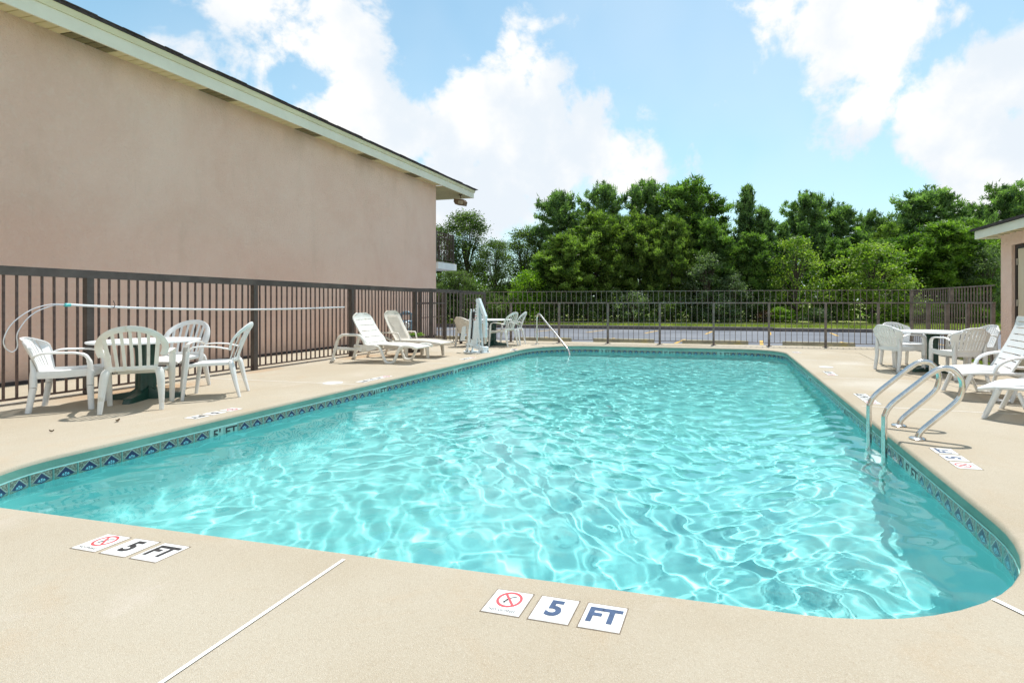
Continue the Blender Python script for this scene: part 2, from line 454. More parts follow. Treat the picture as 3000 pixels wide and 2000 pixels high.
# ---------------------------------------------------------------- ground, parking lot, verge
g = MB(); NXg = 60
def gh(x, y): return -.14 if y < 24.6 else 0.0
for (a_, b_, c_, e_) in ((-400, -200, 400, -3.9), (-400, 14.7, 400, 24.9), (-400, -3.9, -9.55, 14.7), (4.55, -3.9, 400, 14.7)):
    g._add([(a_, b_, -.17), (c_, b_, -.17), (c_, e_, -.17), (a_, e_, -.17)], [(0, 1, 2, 3)])
g._add([(-400, 24.9, .02), (400, 24.9, .02), (400, 900, .02), (-400, 900, .02), (-400, 24.9, -.17), (400, 24.9, -.17)], [(0, 1, 2, 3), (4, 5, 1, 0)])
ground = struct(g.build('ground', M_gras, smooth=False))
park = struct(MB()._add([(-60, 14.785, -.035), (60, 14.785, -.035), (60, 24.68, -.13), (-60, 24.68, -.13)], [(0, 1, 2, 3)]).build('parking_lot', M_asph, smooth=False))
for x in (-8.6, -6.1, -3.72, -1.37, 1.02, 3.35, 5.9, 8.4):
    o = sheet('painted_line', [(x - .05, 15.35), (x + .05, 15.35), (x + .05 + .12, 17.4), (x - .05 + .12, 17.4)], lambda y: -.031 - .0096 * (y - 14.785), M_line, park)
for x in (-12.5, -10.1, -7.8, -5.55, -3.1, -.7, 1.7, 4.1, 6.6, 9.0):
    o = sheet('painted_line', [(x - .05, 21.1), (x + .05, 21.1), (x + .25, 23.6), (x + .15, 23.6)], lambda y: -.031 - .0096 * (y - 14.785), M_line, park)
struct(MB().bbox(-60, 24.68, -.17, 2.15, 24.84, .045, .02).build('kerb', M_kerbd))
struct(MB().bbox(2.17, 24.4, -.17, 60, 24.56, .03, .02).build('kerb', M_kerbd))
sheet('verge_edge', [(2.17, 24.56), (60, 24.56), (60, 24.9), (2.17, 24.9)], .018, M_gras)
kb = struct(MB().bbox(4.78, 13.2, -.17, 60, 13.4, .02, .02).build('kerb', M_conc))
struct(MB().bbox(4.8, 14.65, -.17, 60, 14.8, .0, .02).build('kerb', M_conc))
struct(MB().box(4.8, 13.41, -.168, 60, 14.64, -.01).build('sidewalk', M_conc, smooth=False))

# ---------------------------------------------------------------- pool deck with a rounded opening
PX0, PX1, PY0, PY1 = -4.84, 1.385, 2.06, 13.58


def pool_loop(off=0.0, nseg=14):
    """rounded rectangle; off > 0 grows outwards. Corner radii differ."""
    rr = {'nr': 1.14, 'fr': 1.0, 'fl': 1.45, 'nl': .82}
    cs = [(PX1 - rr['nr'], PY0 + rr['nr'], rr['nr'], -90), (PX1 - rr['fr'], PY1 - rr['fr'], rr['fr'], 0), (PX0 + rr['fl'], PY1 - rr['fl'], rr['fl'], 90), (PX0 + rr['nl'], PY0 + rr['nl'], rr['nl'], 180)]
    out = []
    for k, (cx, cy, r, a0) in enumerate(cs):
        arc = [(cx + (r + off) * math.cos(R(a0 + 90 * i / nseg)), cy + (r + off) * math.sin(R(a0 + 90 * i / nseg))) for i in range(nseg + 1)]
        if out:
            p, q = out[-1], arc[0]
            for t in range(1, 24): out.append((p[0] + (q[0] - p[0]) * t / 24, p[1] + (q[1] - p[1]) * t / 24))
        out += arc
    p, q = out[-1], out[0]
    for t in range(1, 24): out.append((p[0] + (q[0] - p[0]) * t / 24, p[1] + (q[1] - p[1]) * t / 24))
    return out


def outer_pt(p, X0, X1, Y0, Y1):
    cx, cy = (PX0 + PX1) / 2, (PY0 + PY1) / 2; dx, dy = p[0] - cx, p[1] - cy
    t = min(((X1 - cx) / dx) if dx > 0 else ((X0 - cx) / dx) if dx < 0 else 1e9, ((Y1 - cy) / dy) if dy > 0 else ((Y0 - cy) / dy) if dy < 0 else 1e9)
    return (cx + dx * t, cy + dy * t)


DX0, DX1, DY0, DY1 = -9.62, 4.62, -4.0, 14.78
base_loop = pool_loop(0)
d = MB()
nL = len(base_loop)
prof = [(-.0, -.03)] + [(.026 * (1 - math.cos(R(a))), -.03 + .03 * math.sin(R(a))) for a in (25, 50, 70, 90)] + [(.10, 0)]
rings = [[(x, y, z) for x, y in pool_loop(o_)] for o_, z in prof]
last = pool_loop(.10)
outer = [outer_pt(p, DX0, DX1, DY0, DY1) for p in last]
# pull corner points of the outer rectangle in
for cxy in ((DX0, DY0), (DX1, DY0), (DX1, DY1), (DX0, DY1)):
    k = min(range(nL), key=lambda i: (outer[i][0] - cxy[0]) ** 2 + (outer[i][1] - cxy[1]) ** 2); outer[k] = cxy
rings.append([(x, y, 0) for x, y in outer]); rings.append([(x, y, -.2) for x, y in outer])
d.loft(rings, caps=False)
deck = struct(d.build('pool_deck', M_deck, angle=50))
# coping face, painted
cf = MB(); cf.loft([[(x, y, -.03) for x, y in pool_loop(.0)], [(x, y, -.085) for x, y in pool_loop(0.0)], [(x, y, -.085) for x, y in pool_loop(.012)]][::-1], caps=False)
basin = struct(empty('swimming_pool')); 
cfo = cf.build('coping_face', M_cope, basin)
# trim strip, bond beam, walls and floor
tr = MB(); tr.loft([[(x, y, -.0855) for x, y in pool_loop(-.004)], [(x, y, -.094) for x, y in pool_loop(-.004)], [(x, y, -.094) for x, y in pool_loop(.012)]][::-1], caps=False)
tr.build('trim_strip', mat('pale_teal_trim', (.45, .80, .74), .4, var=.05), basin)
fl = MB()


def floor_z(y): return -1.62 + (max(0, y - 6.2) / 7.4) * .62


wl = [pool_loop(.012), pool_loop(.012)]
rings = [[(x, y, -.094) for x, y in wl[0]], [(x, y, -.9 if y > 9 else -1.2) for x, y in wl[1]]]
for k in range(1, 6):
    a = R(90 * k / 5); inn = pool_loop(.012 - .30 * (1 - math.cos(a)))
    rings.append([(x, y, (floor_z(y) + .30) - .30 * math.sin(a)) for x, y in inn])
rings[1] = [(x, y, floor_z(y) + .30) for x, y in wl[1]]
fl.loft(rings[::-1], caps=False)
b0 = len(fl.v); inn = rings[-1]; cxp, cyp = (PX0 + PX1) / 2, (PY0 + PY1) / 2
mid = [(x * .5 + cxp * .5, y * .5 + cyp * .5) for x, y, z in inn]
fl.loft([[(x, y, floor_z(y)) for x, y, z in inn], [(x, y, floor_z(y)) for x, y in mid], [(cxp + (x - cxp) * .02, cyp + (y - cyp) * .02, floor_z(cyp + (y - cyp) * .02)) for x, y in mid]][::-1], caps=False)
flo = fl.build('pool_shell', M_plas, basin, angle=60)
cove = MB()

# waterline tiles, each its own piece
tile_loop = pool_loop(.0, 14)
P2 = [Vector((x, y)) for x, y in tile_loop]; L = [0]
for i in range(len(P2)): L.append(L[-1] + (P2[(i + 1) % len(P2)] - P2[i]).length)
total = L[-1]; TS = .1524; ntile = int(round(total / TS)); stepl = total / ntile


def on_loop(s_):
    s_ %= total
    i = max(k for k in range(len(P2)) if L[k] <= s_); a, b = P2[i], P2[(i + 1) % len(P2)]
    t = (s_ - L[i]) / max(1e-9, (L[i + 1] - L[i])); p = a.lerp(b, t); dd = (b - a).normalized(); return p, dd


def tile_mesh(name, m):
    mb = MB(); hw = stepl / 2 - .0016; z0, z1 = -.0755, .0755; b = .004
    mb._add([(-hw, 0, z0), (hw, 0, z0), (hw, 0, z1), (-hw, 0, z1), (-hw + b, .005, z0 + b), (hw - b, .005, z0 + b), (hw - b, .005, z1 - b), (-hw + b, .005, z1 - b)],
            [(4, 7, 6, 5), (0, 4, 5, 1), (1, 5, 6, 2), (2, 6, 7, 3), (3, 7, 4, 0)])
    me = mb.mesh(name, m, smooth=False)
    uvl = me.uv_layers.new(name='UVMap')
    for poly in me.polygons:
        for li in poly.loop_indices:
            v = me.vertices[me.loops[li].vertex_index].co; uvl.data[li].uv = ((v.x + hw) / (2 * hw), (v.z - z0) / (z1 - z0))
    return me


TM = tile_mesh('waterline_tile', M_tile)
M_plain = mat('pale_depth_tile', (.36, .55, .50), .25, var=.08, vscale=20)
TMP = tile_mesh('depth_tile', M_plain)
_font_cache = {}


def text_mesh(txt, size, m, bold=.0, depth=.0):
    key = (txt, size, m.name, bold)
    if key in _font_cache: return _font_cache[key]
    cu = bpy.data.curves.new('txt', 'FONT'); cu.body = txt; cu.size = size; cu.offset = bold; cu.align_x = 'CENTER'; cu.align_y = 'CENTER'; cu.extrude = depth; cu.resolution_u = 4
    o = bpy.data.objects.new('txt', cu); C.objects.link(o)
    dg = bpy.context.evaluated_depsgraph_get(); me = bpy.data.meshes.new_from_object(o.evaluated_get(dg))
    me.name = 'lettering'; me.materials.clear(); me.materials.append(m)
    bpy.data.objects.remove(o); _font_cache[key] = me
    return me


# depth texts: nearest tile to a point gets the text
depth_txt = [((PX0, 4.34), '5\'', 'FT'), ((PX0, 6.72), '4½', 'FT'), ((PX0, 9.05), '4', 'FT'), ((-4.84, 10.95), '3½', 'FT'),
             ((-3.05, PY1), '3', 'FT'), ((-1.35, PY1), '3"', 'FT'), ((.05, PY1), '3', 'FT'), ((PX1, 4.38), '5\'', 'FT'), ((PX1, 6.6), '4½', 'FT'), ((PX1, 9.3), '4', 'FT')]
special = {}
for (pt, a, b) in depth_txt:
    s0 = min(range(ntile), key=lambda k: (on_loop((k + .5) * stepl)[0] - Vector(pt)).length)
    special[s0] = (b, a)
    special[(s0 + 1) % ntile] = (a, b)
spec_txt = {}
for (pt, a, b) in depth_txt:
    s0 = min(range(ntile), key=lambda k: (on_loop((k + .5) * stepl)[0] - Vector(pt)).length)
    # seen from inside the pool, left to right runs against the loop direction
    spec_txt[(s0 + 1) % ntile] = a; spec_txt[s0] = b
for k in range(ntile):
    p, dd = on_loop((k + .5) * stepl)
    # the tiles of the near wall face away from the camera: still built
    ang = math.atan2(dd.y, dd.x)   # inward normal = left of direction
    nx, ny = -dd.y, dd.x
    plain = k in spec_txt
    t = inst('waterline_tile', TMP if plain else TM, basin, (p.x, p.y, -.170), (0, 0, ang))
    if plain:
        t['label'] = 'pale waterline tile with depth lettering'
        me = text_mesh(spec_txt[k], .125, M_black, .003)
        q = inst('lettering', me, t, (0, .0062, .01), (R(90), 0, R(180)))
        q.scale = (1, 1, 1)

# water surface with real ripples
nx_, ny_ = 480, 880
xs = np.linspace(PX0 - .05, PX1 + .05, nx_ + 1); ys = np.linspace(PY0 - .05, PY1 + .05, ny_ + 1)
GX, GY = np.meshgrid(xs, ys)
rng = np.random.default_rng(11)
Z = np.zeros_like(GX)
WX = GX + .22 * np.sin(GY * 1.1 + 1) + .10 * np.sin(GY * 2.7 + GX * 1.3); WY = GY + .22 * np.sin(GX * 1.3 + 2) + .10 * np.sin(GX * 3.1 - GY * .9)
for k in range(64):
    lam = .075 * (.42 / .075) ** rng.random() ** .95; th = rng.random() * 2 * math.pi; kk = 2 * math.pi / lam
    curv = .30 if lam > .16 else .23
    a = curv / kk ** 2 * (1.0)
    Z += a * np.sin(kk * (WX * math.cos(th) + WY * math.sin(th)) + rng.random() * 6.28)
amp = .80 + .30 * np.sin(GX * .9 + 1.0) * np.sin(GY * .55)
near = np.clip((GY - 2) / 6, 0, 1); calm = .62 + .38 * np.clip((GX - PX0) / 2.2, 0, 1)
Z *= amp * calm
V = np.stack([GX.ravel(), GY.ravel(), (Z - .158).ravel()], 1)
idx = np.arange((nx_ + 1) * (ny_ + 1)).reshape(ny_ + 1, nx_ + 1)
Fq = np.stack([idx[:-1, :-1].ravel(), idx[:-1, 1:].ravel(), idx[1:, 1:].ravel(), idx[1:, :-1].ravel()], 1)
me = bpy.data.meshes.new('water'); me.vertices.add(len(V)); me.vertices.foreach_set('co', V.astype(np.float32).ravel()); me.loops.add(4 * len(Fq)); me.polygons.add(len(Fq))
me.loops.foreach_set('vertex_index', Fq.astype(np.int32).ravel()); me.polygons.foreach_set('loop_start', np.arange(0, 4 * len(Fq), 4, dtype=np.int32)); me.update(calc_edges=True); me.materials.append(wm)
me.polygons.foreach_set('use_smooth', [True] * len(me.polygons)); me.update()
water = bpy.data.objects.new('water', me); C.objects.link(water); struct(water)
water.cycles.is_caustics_caster = True

# ---------------------------------------------------------------- joints, markers on the deck


def strip(name, p, q, w_, m, z=.004):
    p, q = Vector(p), Vector(q); d_ = (q - p).normalized(); n_ = Vector((-d_.y, d_.x)) * w_ / 2
    o = MB()._add([(*(p + n_), z), (*(p - n_), z), (*(q - n_), z), (*(q + n_), z)], [(0, 1, 2, 3)]).build(name, m, deck, smooth=False)
    return o


for p, q, w_ in (((-1.63, -3.9), (-1.63, 1.99), .016), ((1.0, 2.322), (1.9, 1.085), .022), ((-4.92, 6.28), (-7.66, 6.28), .012), ((-4.92, 8.9), (-7.66, 8.74), .012), ((-4.92, 11.1), (-7.1, 11.1), .01),
                 ((-7.80, 2.0), (-7.80, 12.6), .03), ((1.47, 6.32), (4.6, 6.1), .012), ((1.47, 8.62), (4.6, 8.4), .012), ((1.47, 11.1), (3.4, 11.0), .01)):
    strip('expansion_joint', p, q, w_, M_white)
for p, q, w_ in (((2.0, 13.9), (2.95, 12.9), .008), ((2.95, 12.9), (2.75, 9.3), .008), ((2.75, 9.3), (3.9, 4.5), .008), ((3.9, 4.5), (4.4, 2.0), .008), ((-7.0, 14.0), (4.5, 14.1), .008), ((2.72, 13.77), (4.5, 14.6), .008), ((3.25, 9.3), (4.55, 9.0), .007)):
    strip('control_joint', p, q, w_, M_crack, .0035)


def ringmesh(r0, r1, z, m, seg=28, c=(0, 0)):
    mb = MB(); vs = []; fs = []
    for k in range(seg):
        a = 2 * math.pi * k / seg; vs += [(c[0] + r0 * math.cos(a), c[1] + r0 * math.sin(a), z), (c[0] + r1 * math.cos(a), c[1] + r1 * math.sin(a), z)]
    for k in range(seg):
        i, j = 2 * k, 2 * ((k + 1) % seg); fs.append((i, i + 1, j + 1, j))
    mb._add(vs, fs); return mb


mk_tile = MB(); mk_tile.bbox(-.075, -.075, -.004, .075, .075, .004, .002); MK = mk_tile.mesh('marker_tile', M_mark, smooth=False)
rg = ringmesh(.040, .0505, .0052, M_red, c=(0, .016))
rg._add([(Vector((s * .0045, t * .045, 0)) @ Matrix.Rotation(R(-52), 3, 'Z').transposed())[:] for s, t in ()], [])
c52, s52 = math.cos(R(38)), math.sin(R(38))
pts = []
for s_, t_ in ((-.0045, -.042), (.0045, -.042), (.0045, .042), (-.0045, .042)):
    pts.append((s_ * c52 - t_ * s52, s_ * s52 + t_ * c52 + .016, .0056))
rg._add(pts, [(0, 1, 2, 3)])
RG = rg.mesh('prohibition_ring', M_red, smooth=False)
dv = MB()
def flatline(mb, pts, w_, z):
    for a, b in zip(pts[:-1], pts[1:]):
        a, b = Vector(a), Vector(b); d_ = (b - a).normalized(); n_ = Vector((-d_.y, d_.x)) * w_ / 2
        mb._add([(*(a + n_), z), (*(a - n_), z), (*(b - n_), z), (*(b + n_), z)], [(0, 1, 2, 3)])
flatline(dv, [(.022, .042), (.004, .030), (-.008, .020), (-.014, .004)], .005, .0049)
flatline(dv, [(-.008, .020), (-.006, .002)], .003, .0049)
flatline(dv, [(-.028, .030), (-.018, .028), (-.010, .031)], .0012, .0049); flatline(dv, [(.006, .022), (.018, .020), (.03, .024)], .0012, .0049)
flatline(dv, [(-.026, -.004), (-.01, -.007), (.008, -.004), (.022, -.006)], .0012, .0049)
dv._add([(-.014 + .005 * math.cos(a), .000 + .005 * math.sin(a), .0050) for a in [k * math.pi / 4 for k in range(8)]], [tuple(range(8))])
DV = dv.mesh('diver_pictogram', M_black, smooth=False)


BED = MB().box(-.079, -.079, .0, .079, .079, .0022).mesh('tile_grout', mat('dark_grout', (.20, .16, .12), .95, var=.3, vscale=30), smooth=False)


def marker(x, y, rz, kind, ink):
    t = inst('depth_marker_tile', MK, deck, (x, y, -.0012), (0, 0, rz)); t['label'] = 'white square deck tile with ' + ('a red no-diving symbol' if kind == 'nd' else 'the lettering ' + kind)
    inst('tile_grout', BED, t, (0, 0, .0002))
    if kind == 'nd':
        inst('prohibition_ring', RG, t); inst('diver_pictogram', DV, t)
        inst('lettering', text_mesh('NO DIVING', .020, M_black, 0), t, (0, -.056, .0052))
    else:
        inst('lettering', text_mesh(kind, .13 if kind != 'FT' else .118, ink, .0045), t, (0, .002, .0052))
    return t


def marker_set(c, dirv, items, ink, sp=.186):
    """c = centre of the first tile, dirv = reading direction"""
    rz = math.atan2(dirv[1], dirv[0])
    for k, it in enumerate(items): marker(c[0] + dirv[0] * sp * k, c[1] + dirv[1] * sp * k, rz, it, ink)


marker_set((-.795, 1.855), (1, -.015), ['nd', '5', 'FT'], M_navy)
marker_set((-2.86, 1.855), (1, -.02), ['nd', '5', 'FT'], M_black)
marker_set((-5.09, 4.50), (0, -1), ['nd', '5', 'FT'], M_black)
marker_set((-5.06, 7.09), (0, -1), ['nd', '4', '½', 'FT'], M_black, .175)
marker_set((-5.08, 9.98), (0, -1), ['nd', '4', 'FT'], M_black, .17)
marker_set((-5.0, 12.1), (.25, -.97), ['nd', '3½', 'FT'], M_black, .17)
marker_set((1.635, 4.18), (0, 1), ['nd', '5', 'FT'], M_navy)
marker_set((1.64, 6.56), (0, 1), ['nd', '4', '½', 'FT'], M_black, .175)
marker_set((1.66, 8.95), (0, 1), ['nd', '4', 'FT'], M_black, .17)
marker_set((1.62, 12.7), (-.1, 1), ['nd', '3'], M_black, .17)
sk = MB().lathe([(.0, .0), (.13, .0), (.13, .005), (.12, .007), (.0, .007)], 28).build('skimmer_lid', M_mark, deck, loc=(-5.38, 6.34, .0)); 
sk = MB().lathe([(.0, .0), (.12, .0), (.12, .005), (.0, .006)], 28).build('skimmer_lid', M_mark, deck, loc=(1.75, 10.0, .0))

# ---------------------------------------------------------------- fences
GF = None


def bar_mesh(name, hx, hy, z0, z1, m): return MB().box(-hx, -hy, z0, hx, hy, z1).mesh(name, m, smooth=False)


def run(parent, p, q, n, z0, z1, h, m, name='picket', skip_ends=True, jitter=.0):
    me = bar_mesh(name, h, h, z0, z1, m); p, q = Vector(p), Vector(q); a = math.atan2(q.y - p.y, q.x - p.x)
    for k in range(1 if skip_ends else 0, n if skip_ends else n + 1):
        t = k / n; v = p.lerp(q, t); o = inst(name, me, parent, (v.x, v.y, 0), (random.uniform(-1, 1) * jitter, random.uniform(-1, 1) * jitter, a))


def rail(parent, p, q, hw, z0, z1, m, name='rail', z0b=None, z1b=None):
    p, q = Vector(p), Vector(q); d_ = (q - p).normalized(); n_ = Vector((-d_.y, d_.x)) * hw
    z0b = z0 if z0b is None else z0b; z1b = z1 if z1b is None else z1b
    vs = [(*(p - n_), z0), (*(q - n_), z0b), (*(q + n_), z0b), (*(p + n_), z0), (*(p - n_), z1), (*(q - n_), z1b), (*(q + n_), z1b), (*(p + n_), z1)]
    return MB()._add(vs, [(0, 3, 2, 1), (4, 5, 6, 7), (0, 1, 5, 4), (1, 2, 6, 5), (2, 3, 7, 6), (3, 0, 4, 7)]).build(name, m, parent, smooth=False)


FX = -7.68
fl_ = tag(empty('iron_fence', (0, 0, 0)), 'long dark picket fence with thick top rail before the pink hotel wall', 'fence')
posts = [2.45, 4.84, 7.22, 9.60, 11.97]
pm = bar_mesh('post', .038, .038, 0, 1.44, M_iron)
for y in posts: inst('post', pm, fl_, (FX, y, 0))
for a, b in zip(posts[:-1], posts[1:]): run(fl_, (FX, a), (FX, b), 21, .078, 1.455, .0095, M_rod, jitter=.003)
rail(fl_, (FX, 1.6), (FX, 12.02), .042, 1.452, 1.552, M_iron, 'top_rail', z0b=1.412, z1b=1.508)
rail(fl_, (FX, 1.6), (FX, 11.93), .012, .055, .078, M_rod, 'bottom_rail')
hk = MB(); hk.tube([(FX + .035, 5.05, 1.11), (FX + .07, 5.05, 1.065), (FX + .11, 5.05, 1.07), (FX + .125, 5.05, 1.11), (FX + .10, 5.05, 1.16)], .005, 6); hk.build('hook', M_rod, fl_)
hk = MB(); hk.tube([(FX + .035, 8.45, 1.05), (FX + .07, 8.45, 1.0), (FX + .11, 8.45, 1.01), (FX + .12, 8.45, 1.05), (FX + .10, 8.45, 1.09)], .005, 6); hk.build('hook', M_rod, fl_)

P4, P5, P6, P7 = (FX, 11.97), (-7.55, 12.50), (-7.10, 13.30), (-6.80, 14.16)
gs = tag(empty('corner_fence', (0, 0, 0)), 'short dark fence return with thick top rail behind the pool lift', 'fence')
for p in (P5, P6, P7): inst('post', bar_mesh('post', .04, .04, 0, 1.415, M_iron), gs, (*p, 0), (0, 0, .4))
rail(gs, (FX, 12.03), P5, .042, 1.412, 1.508, M_iron, 'top_rail', z0b=1.42, z1b=1.515)
rail(gs, P5, P7, .042, 1.42, 1.513, M_iron, 'top_rail', z0b=1.37, z1b=1.455)
run(gs, (FX, 12.0), P5, 4, .07, 1.42, .0085, M_rod)
run(gs, P5, P6, 8, .07, 1.43, .0085, M_grey); run(gs, P6, P7, 8, .07, 1.40, .0085, M_grey)
rail(gs, P5, P7, .012, .05, .072, M_rod, 'bottom_rail')
rail(gs, (FX, 12.0), P5, .016, 1.10, 1.14, M_rod, 'mid_rail')

gt = tag(empty('iron_gate', (0, 0, 0)), 'dark iron gate panel between the fence corner and the hotel corner', 'gate')
A, B = (-7.95, 12.6), (-8.35, 14.6)
for p in (A, B): inst('post', bar_mesh('post', .03, .03, 0, 1.50, M_iron), gt, (*p, 0))
rail(gt, A, B, .02, 1.10, 1.15, M_iron, 'rail'); rail(gt, A, B, .012, .72, .74, M_rod, 'rail'); rail(gt, A, B, .02, 1.46, 1.50, M_iron, 'rail'); rail(gt, A, B, .012, .10, .12, M_rod, 'rail')
run(gt, A, B, 14, .12, 1.46, .008, M_rod)

FY = lambda x: 14.20 + .028 * (x + 6.8)
ff = tag(empty('iron_fence', (0, 0, 0)), 'brown iron fence with stepped upper bars across the far end of the pool', 'fence')
fposts = [-6.0 , -4.55, -3.14, -1.70, -.27, 1.14, 2.52, 3.75]
F0, F1 = (-7.3, FY(-7.3)), (4.50, FY(4.5))
pme = bar_mesh('post', .028, .028, 0, 1.115, M_grey)
for x in fposts:
    o = inst('post', pme, ff, (x, FY(x), 0))
    MB().bbox(-.07, -.07, 0, .07, .07, .012, .003).build('base_plate', M_rod, o)
inst('post', bar_mesh('post', .03, .03, 0, 1.46, M_grey), ff, (4.50, FY(4.5), 0))
rail(ff, F0, F1, .024, 1.115, 1.150, M_grey, 'mid_rail')
rail(ff, (-6.8, FY(-6.8)), F1, .010, 1.445, 1.462, M_grey, 'top_rail')
rail(ff, (-6.0, FY(-6)), F1, .009, .578, .594, M_grey, 'lower_rail')
rail(ff, F0, F1, .009, .088, .104, M_grey, 'bottom_rail')
for a, b in zip([-7.3] + fposts, fposts + [4.5]): run(ff, (a, FY(a)), (b, FY(b)), max(4, int(round((b - a) / .142))), .10, 1.12, .0063, M_grey)
run(ff, (-6.8, FY(-6.8)), F1, 78, 1.15, 1.448, .0062, M_grey, 'upper_picket')

fr = tag(empty('iron_fence', (0, 0, 0)), 'brown iron fence running back along the lawn to the small pink building at the right', 'fence')
Q0, Q1 = (4.50, FY(4.5) - .05), (4.74, 10.95)
rp = MB().box(-.03, -.03, 0, .03, .03, 1.118).mesh('post', M_grey, smooth=False)
for t in (.25, .5, .74, .985): inst('post', rp, fr, (Q0[0] + (Q1[0] - Q0[0]) * t, Q0[1] + (Q1[1] - Q0[1]) * t, 0))
rail(fr, Q0, Q1, .024, 1.118, 1.150, M_grey, 'mid_rail'); rail(fr, Q0, Q1, .012, 1.44, 1.462, M_grey, 'top_rail')
rail(fr, Q0, Q1, .010, .43, .447, M_grey, 'lower_rail'); rail(fr, Q0, Q1, .012, .05, .072, M_rod, 'bottom_rail')
run(fr, Q0, Q1, 32, .06, 1.12, .0085, M_grey); run(fr, Q0, Q1, 31, 1.15, 1.446, .0085, M_grey, 'upper_picket')
inst('upper_post', bar_mesh('upper_post', .025, .025, 1.15, 1.45, M_grey), fr, (Q0[0] + (Q1[0] - Q0[0]) * .55, Q0[1] + (Q1[1] - Q0[1]) * .55, 0))

# ---------------------------------------------------------------- hotel building on the left
ht = tag(empty('hotel_building', (-9.5, 4, 0)), 'large pink stucco building with broad eaves and a blank wall behind the left fence', 'building')
ht.location = (0, 0, 0)
WX0, WYE = -9.5, 16.05
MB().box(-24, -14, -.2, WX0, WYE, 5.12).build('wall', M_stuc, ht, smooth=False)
MB().box(WX0 + .001, -14, -.02, WX0 + .03, WYE, .05).build('base_strip', mat('dark_base', (.05, .04, .04), .9, var=.3), ht, smooth=False)
ex = -9.15
# soffit panels
sp = MB(); sp._add([(WX0 + .002, -.0725, .02), (ex - .012, -.0725, .02), (ex - .012, .0725, .02), (WX0 + .002, .0725, .02), (WX0 + .002, -.066, -.010), (ex - .012, -.066, -.010), (ex - .012, .066, -.010), (WX0 + .002, .066, -.010)],
         [(0, 1, 2, 3), (7, 6, 5, 4), (0, 4, 5, 1), (1, 5, 6, 2), (2, 6, 7, 3), (3, 7, 4, 0)])
SPm = sp.mesh('soffit_panel', M_soff, smooth=False); SPv = sp.mesh('vent_panel', M_vent, smooth=False)
lv = MB()
for k in range(9): lv.box(WX0 + .02 + k * .034, -.062, -.016, WX0 + .034 + k * .034, .062, -.0102)
LV = lv.mesh('louvre', mat('louvre_metal', (.28, .23, .12), .6, var=.2), smooth=False)
k = 0
y = 3.0
while y < WYE - .05:
    ph = (y - 5.65) % 2.15
    vent = ph < .60 and y > 5.5
    if vent:
        o = inst('vent_panel', SPv, ht, (0, y, 5.10)); inst('louvre', LV, o)
    else: inst('soffit_panel', SPm, ht, (0, y, 5.10))
    y += .15
MB().box(WX0 + .001, -14, 5.085, ex, 2.92, 5.10).build('soffit', M_soff, ht, smooth=False)
MB().box(-24, WYE + .001, 5.06, ex - .02, 18.02, 5.10).build('walkway_soffit', M_soff, ht, smooth=False)
for k in range(11):
    MB().box(WX0 - 3, WYE + .09 + k * .17, 5.052, ex - .025, WYE + .10 + k * .17, 5.0605).build('soffit_seam', M_vent, ht, smooth=False)
# fascia and drip edge
MB().box(ex, -14, 5.05, ex + .03, 18.05, 5.255).build('fascia', M_fasc, ht, smooth=False)
MB().box(ex - .02, 18.05, 5.05, ex + .03, 18.08, 5.255).build('fascia', M_fasc, ht, smooth=False)
MB().box(-24, 18.02, 5.05, ex - .021, 18.05, 5.255).build('fascia', M_fasc, ht, smooth=False)
MB().prism([(ex + .002, 5.257), (ex + .05, 5.257), (ex + .075, 5.345), (ex + .002, 5.345)], -14, 18.12).build('crown_trim', M_fasc2, ht, smooth=False)
rf = MB(); sl_ = .30
rf._add([(ex + .09, -14, 5.347), (ex + .09, 18.15, 5.347), (ex - 7, 18.15, 5.347 + 7 * sl_), (ex - 7, -14, 5.347 + 7 * sl_), (ex + .09, -14, 5.395), (ex + .09, 18.15, 5.395), (ex - 7, 18.15, 5.395 + 7 * sl_), (ex - 7, -14, 5.395 + 7 * sl_)],
        [(0, 1, 2, 3), (7, 6, 5, 4), (0, 4, 5, 1), (1, 5, 6, 2), (2, 6, 7, 3), (3, 7, 4, 0)])
rf.build('roof', M_roof, ht, smooth=False)
sh = MB()
yy = -1.0
while yy < 18:
    w_ = random.uniform(.28, .34); dz = random.uniform(0, .012); sh.box(ex - .2, yy, 5.396, ex + .10 + random.uniform(-.006, .008), yy + w_ - .006, 5.404 + dz); yy += w_
o = sh.build('shingle_edge', M_roof, ht, smooth=False); o['kind'] = 'stuff'
# second floor walkway past the corner
ws = MB().box(-14, WYE + .002, 2.30, -9.42, 17.32, 2.52).build('walkway_slab', mat('white_paint', (.78, .82, .84), .5, var=.04), ht, smooth=False)
MB().box(-14, WYE + .01, 2.525, -9.46, 17.3, 2.55).build('walkway_deck', M_conc, ht, smooth=False)
rl = empty('walkway_railing', (0, 0, 0)); rl.parent = ht
RA, RB, RC = (-9.52, WYE + .03), (-9.52, 17.26), (-13.5, 17.26)
for a, b in ((RA, RB), (RB, RC)):
    rail(rl, a, b, .018, 3.54, 3.57, M_rod, 'rail'); rail(rl, a, b, .012, 3.40, 3.42, M_rod, 'rail'); rail(rl, a, b, .012, 2.64, 2.66, M_rod, 'rail')
run(rl, RA, RB, 10, 2.65, 3.54, .008, M_rod, 'baluster'); run(rl, RB, RC, 34, 2.65, 3.54, .008, M_rod, 'baluster')
for p in (RA, RB): inst('post', bar_mesh('post', .025, .025, 2.55, 3.58, M_iron), rl, (*p, 0))

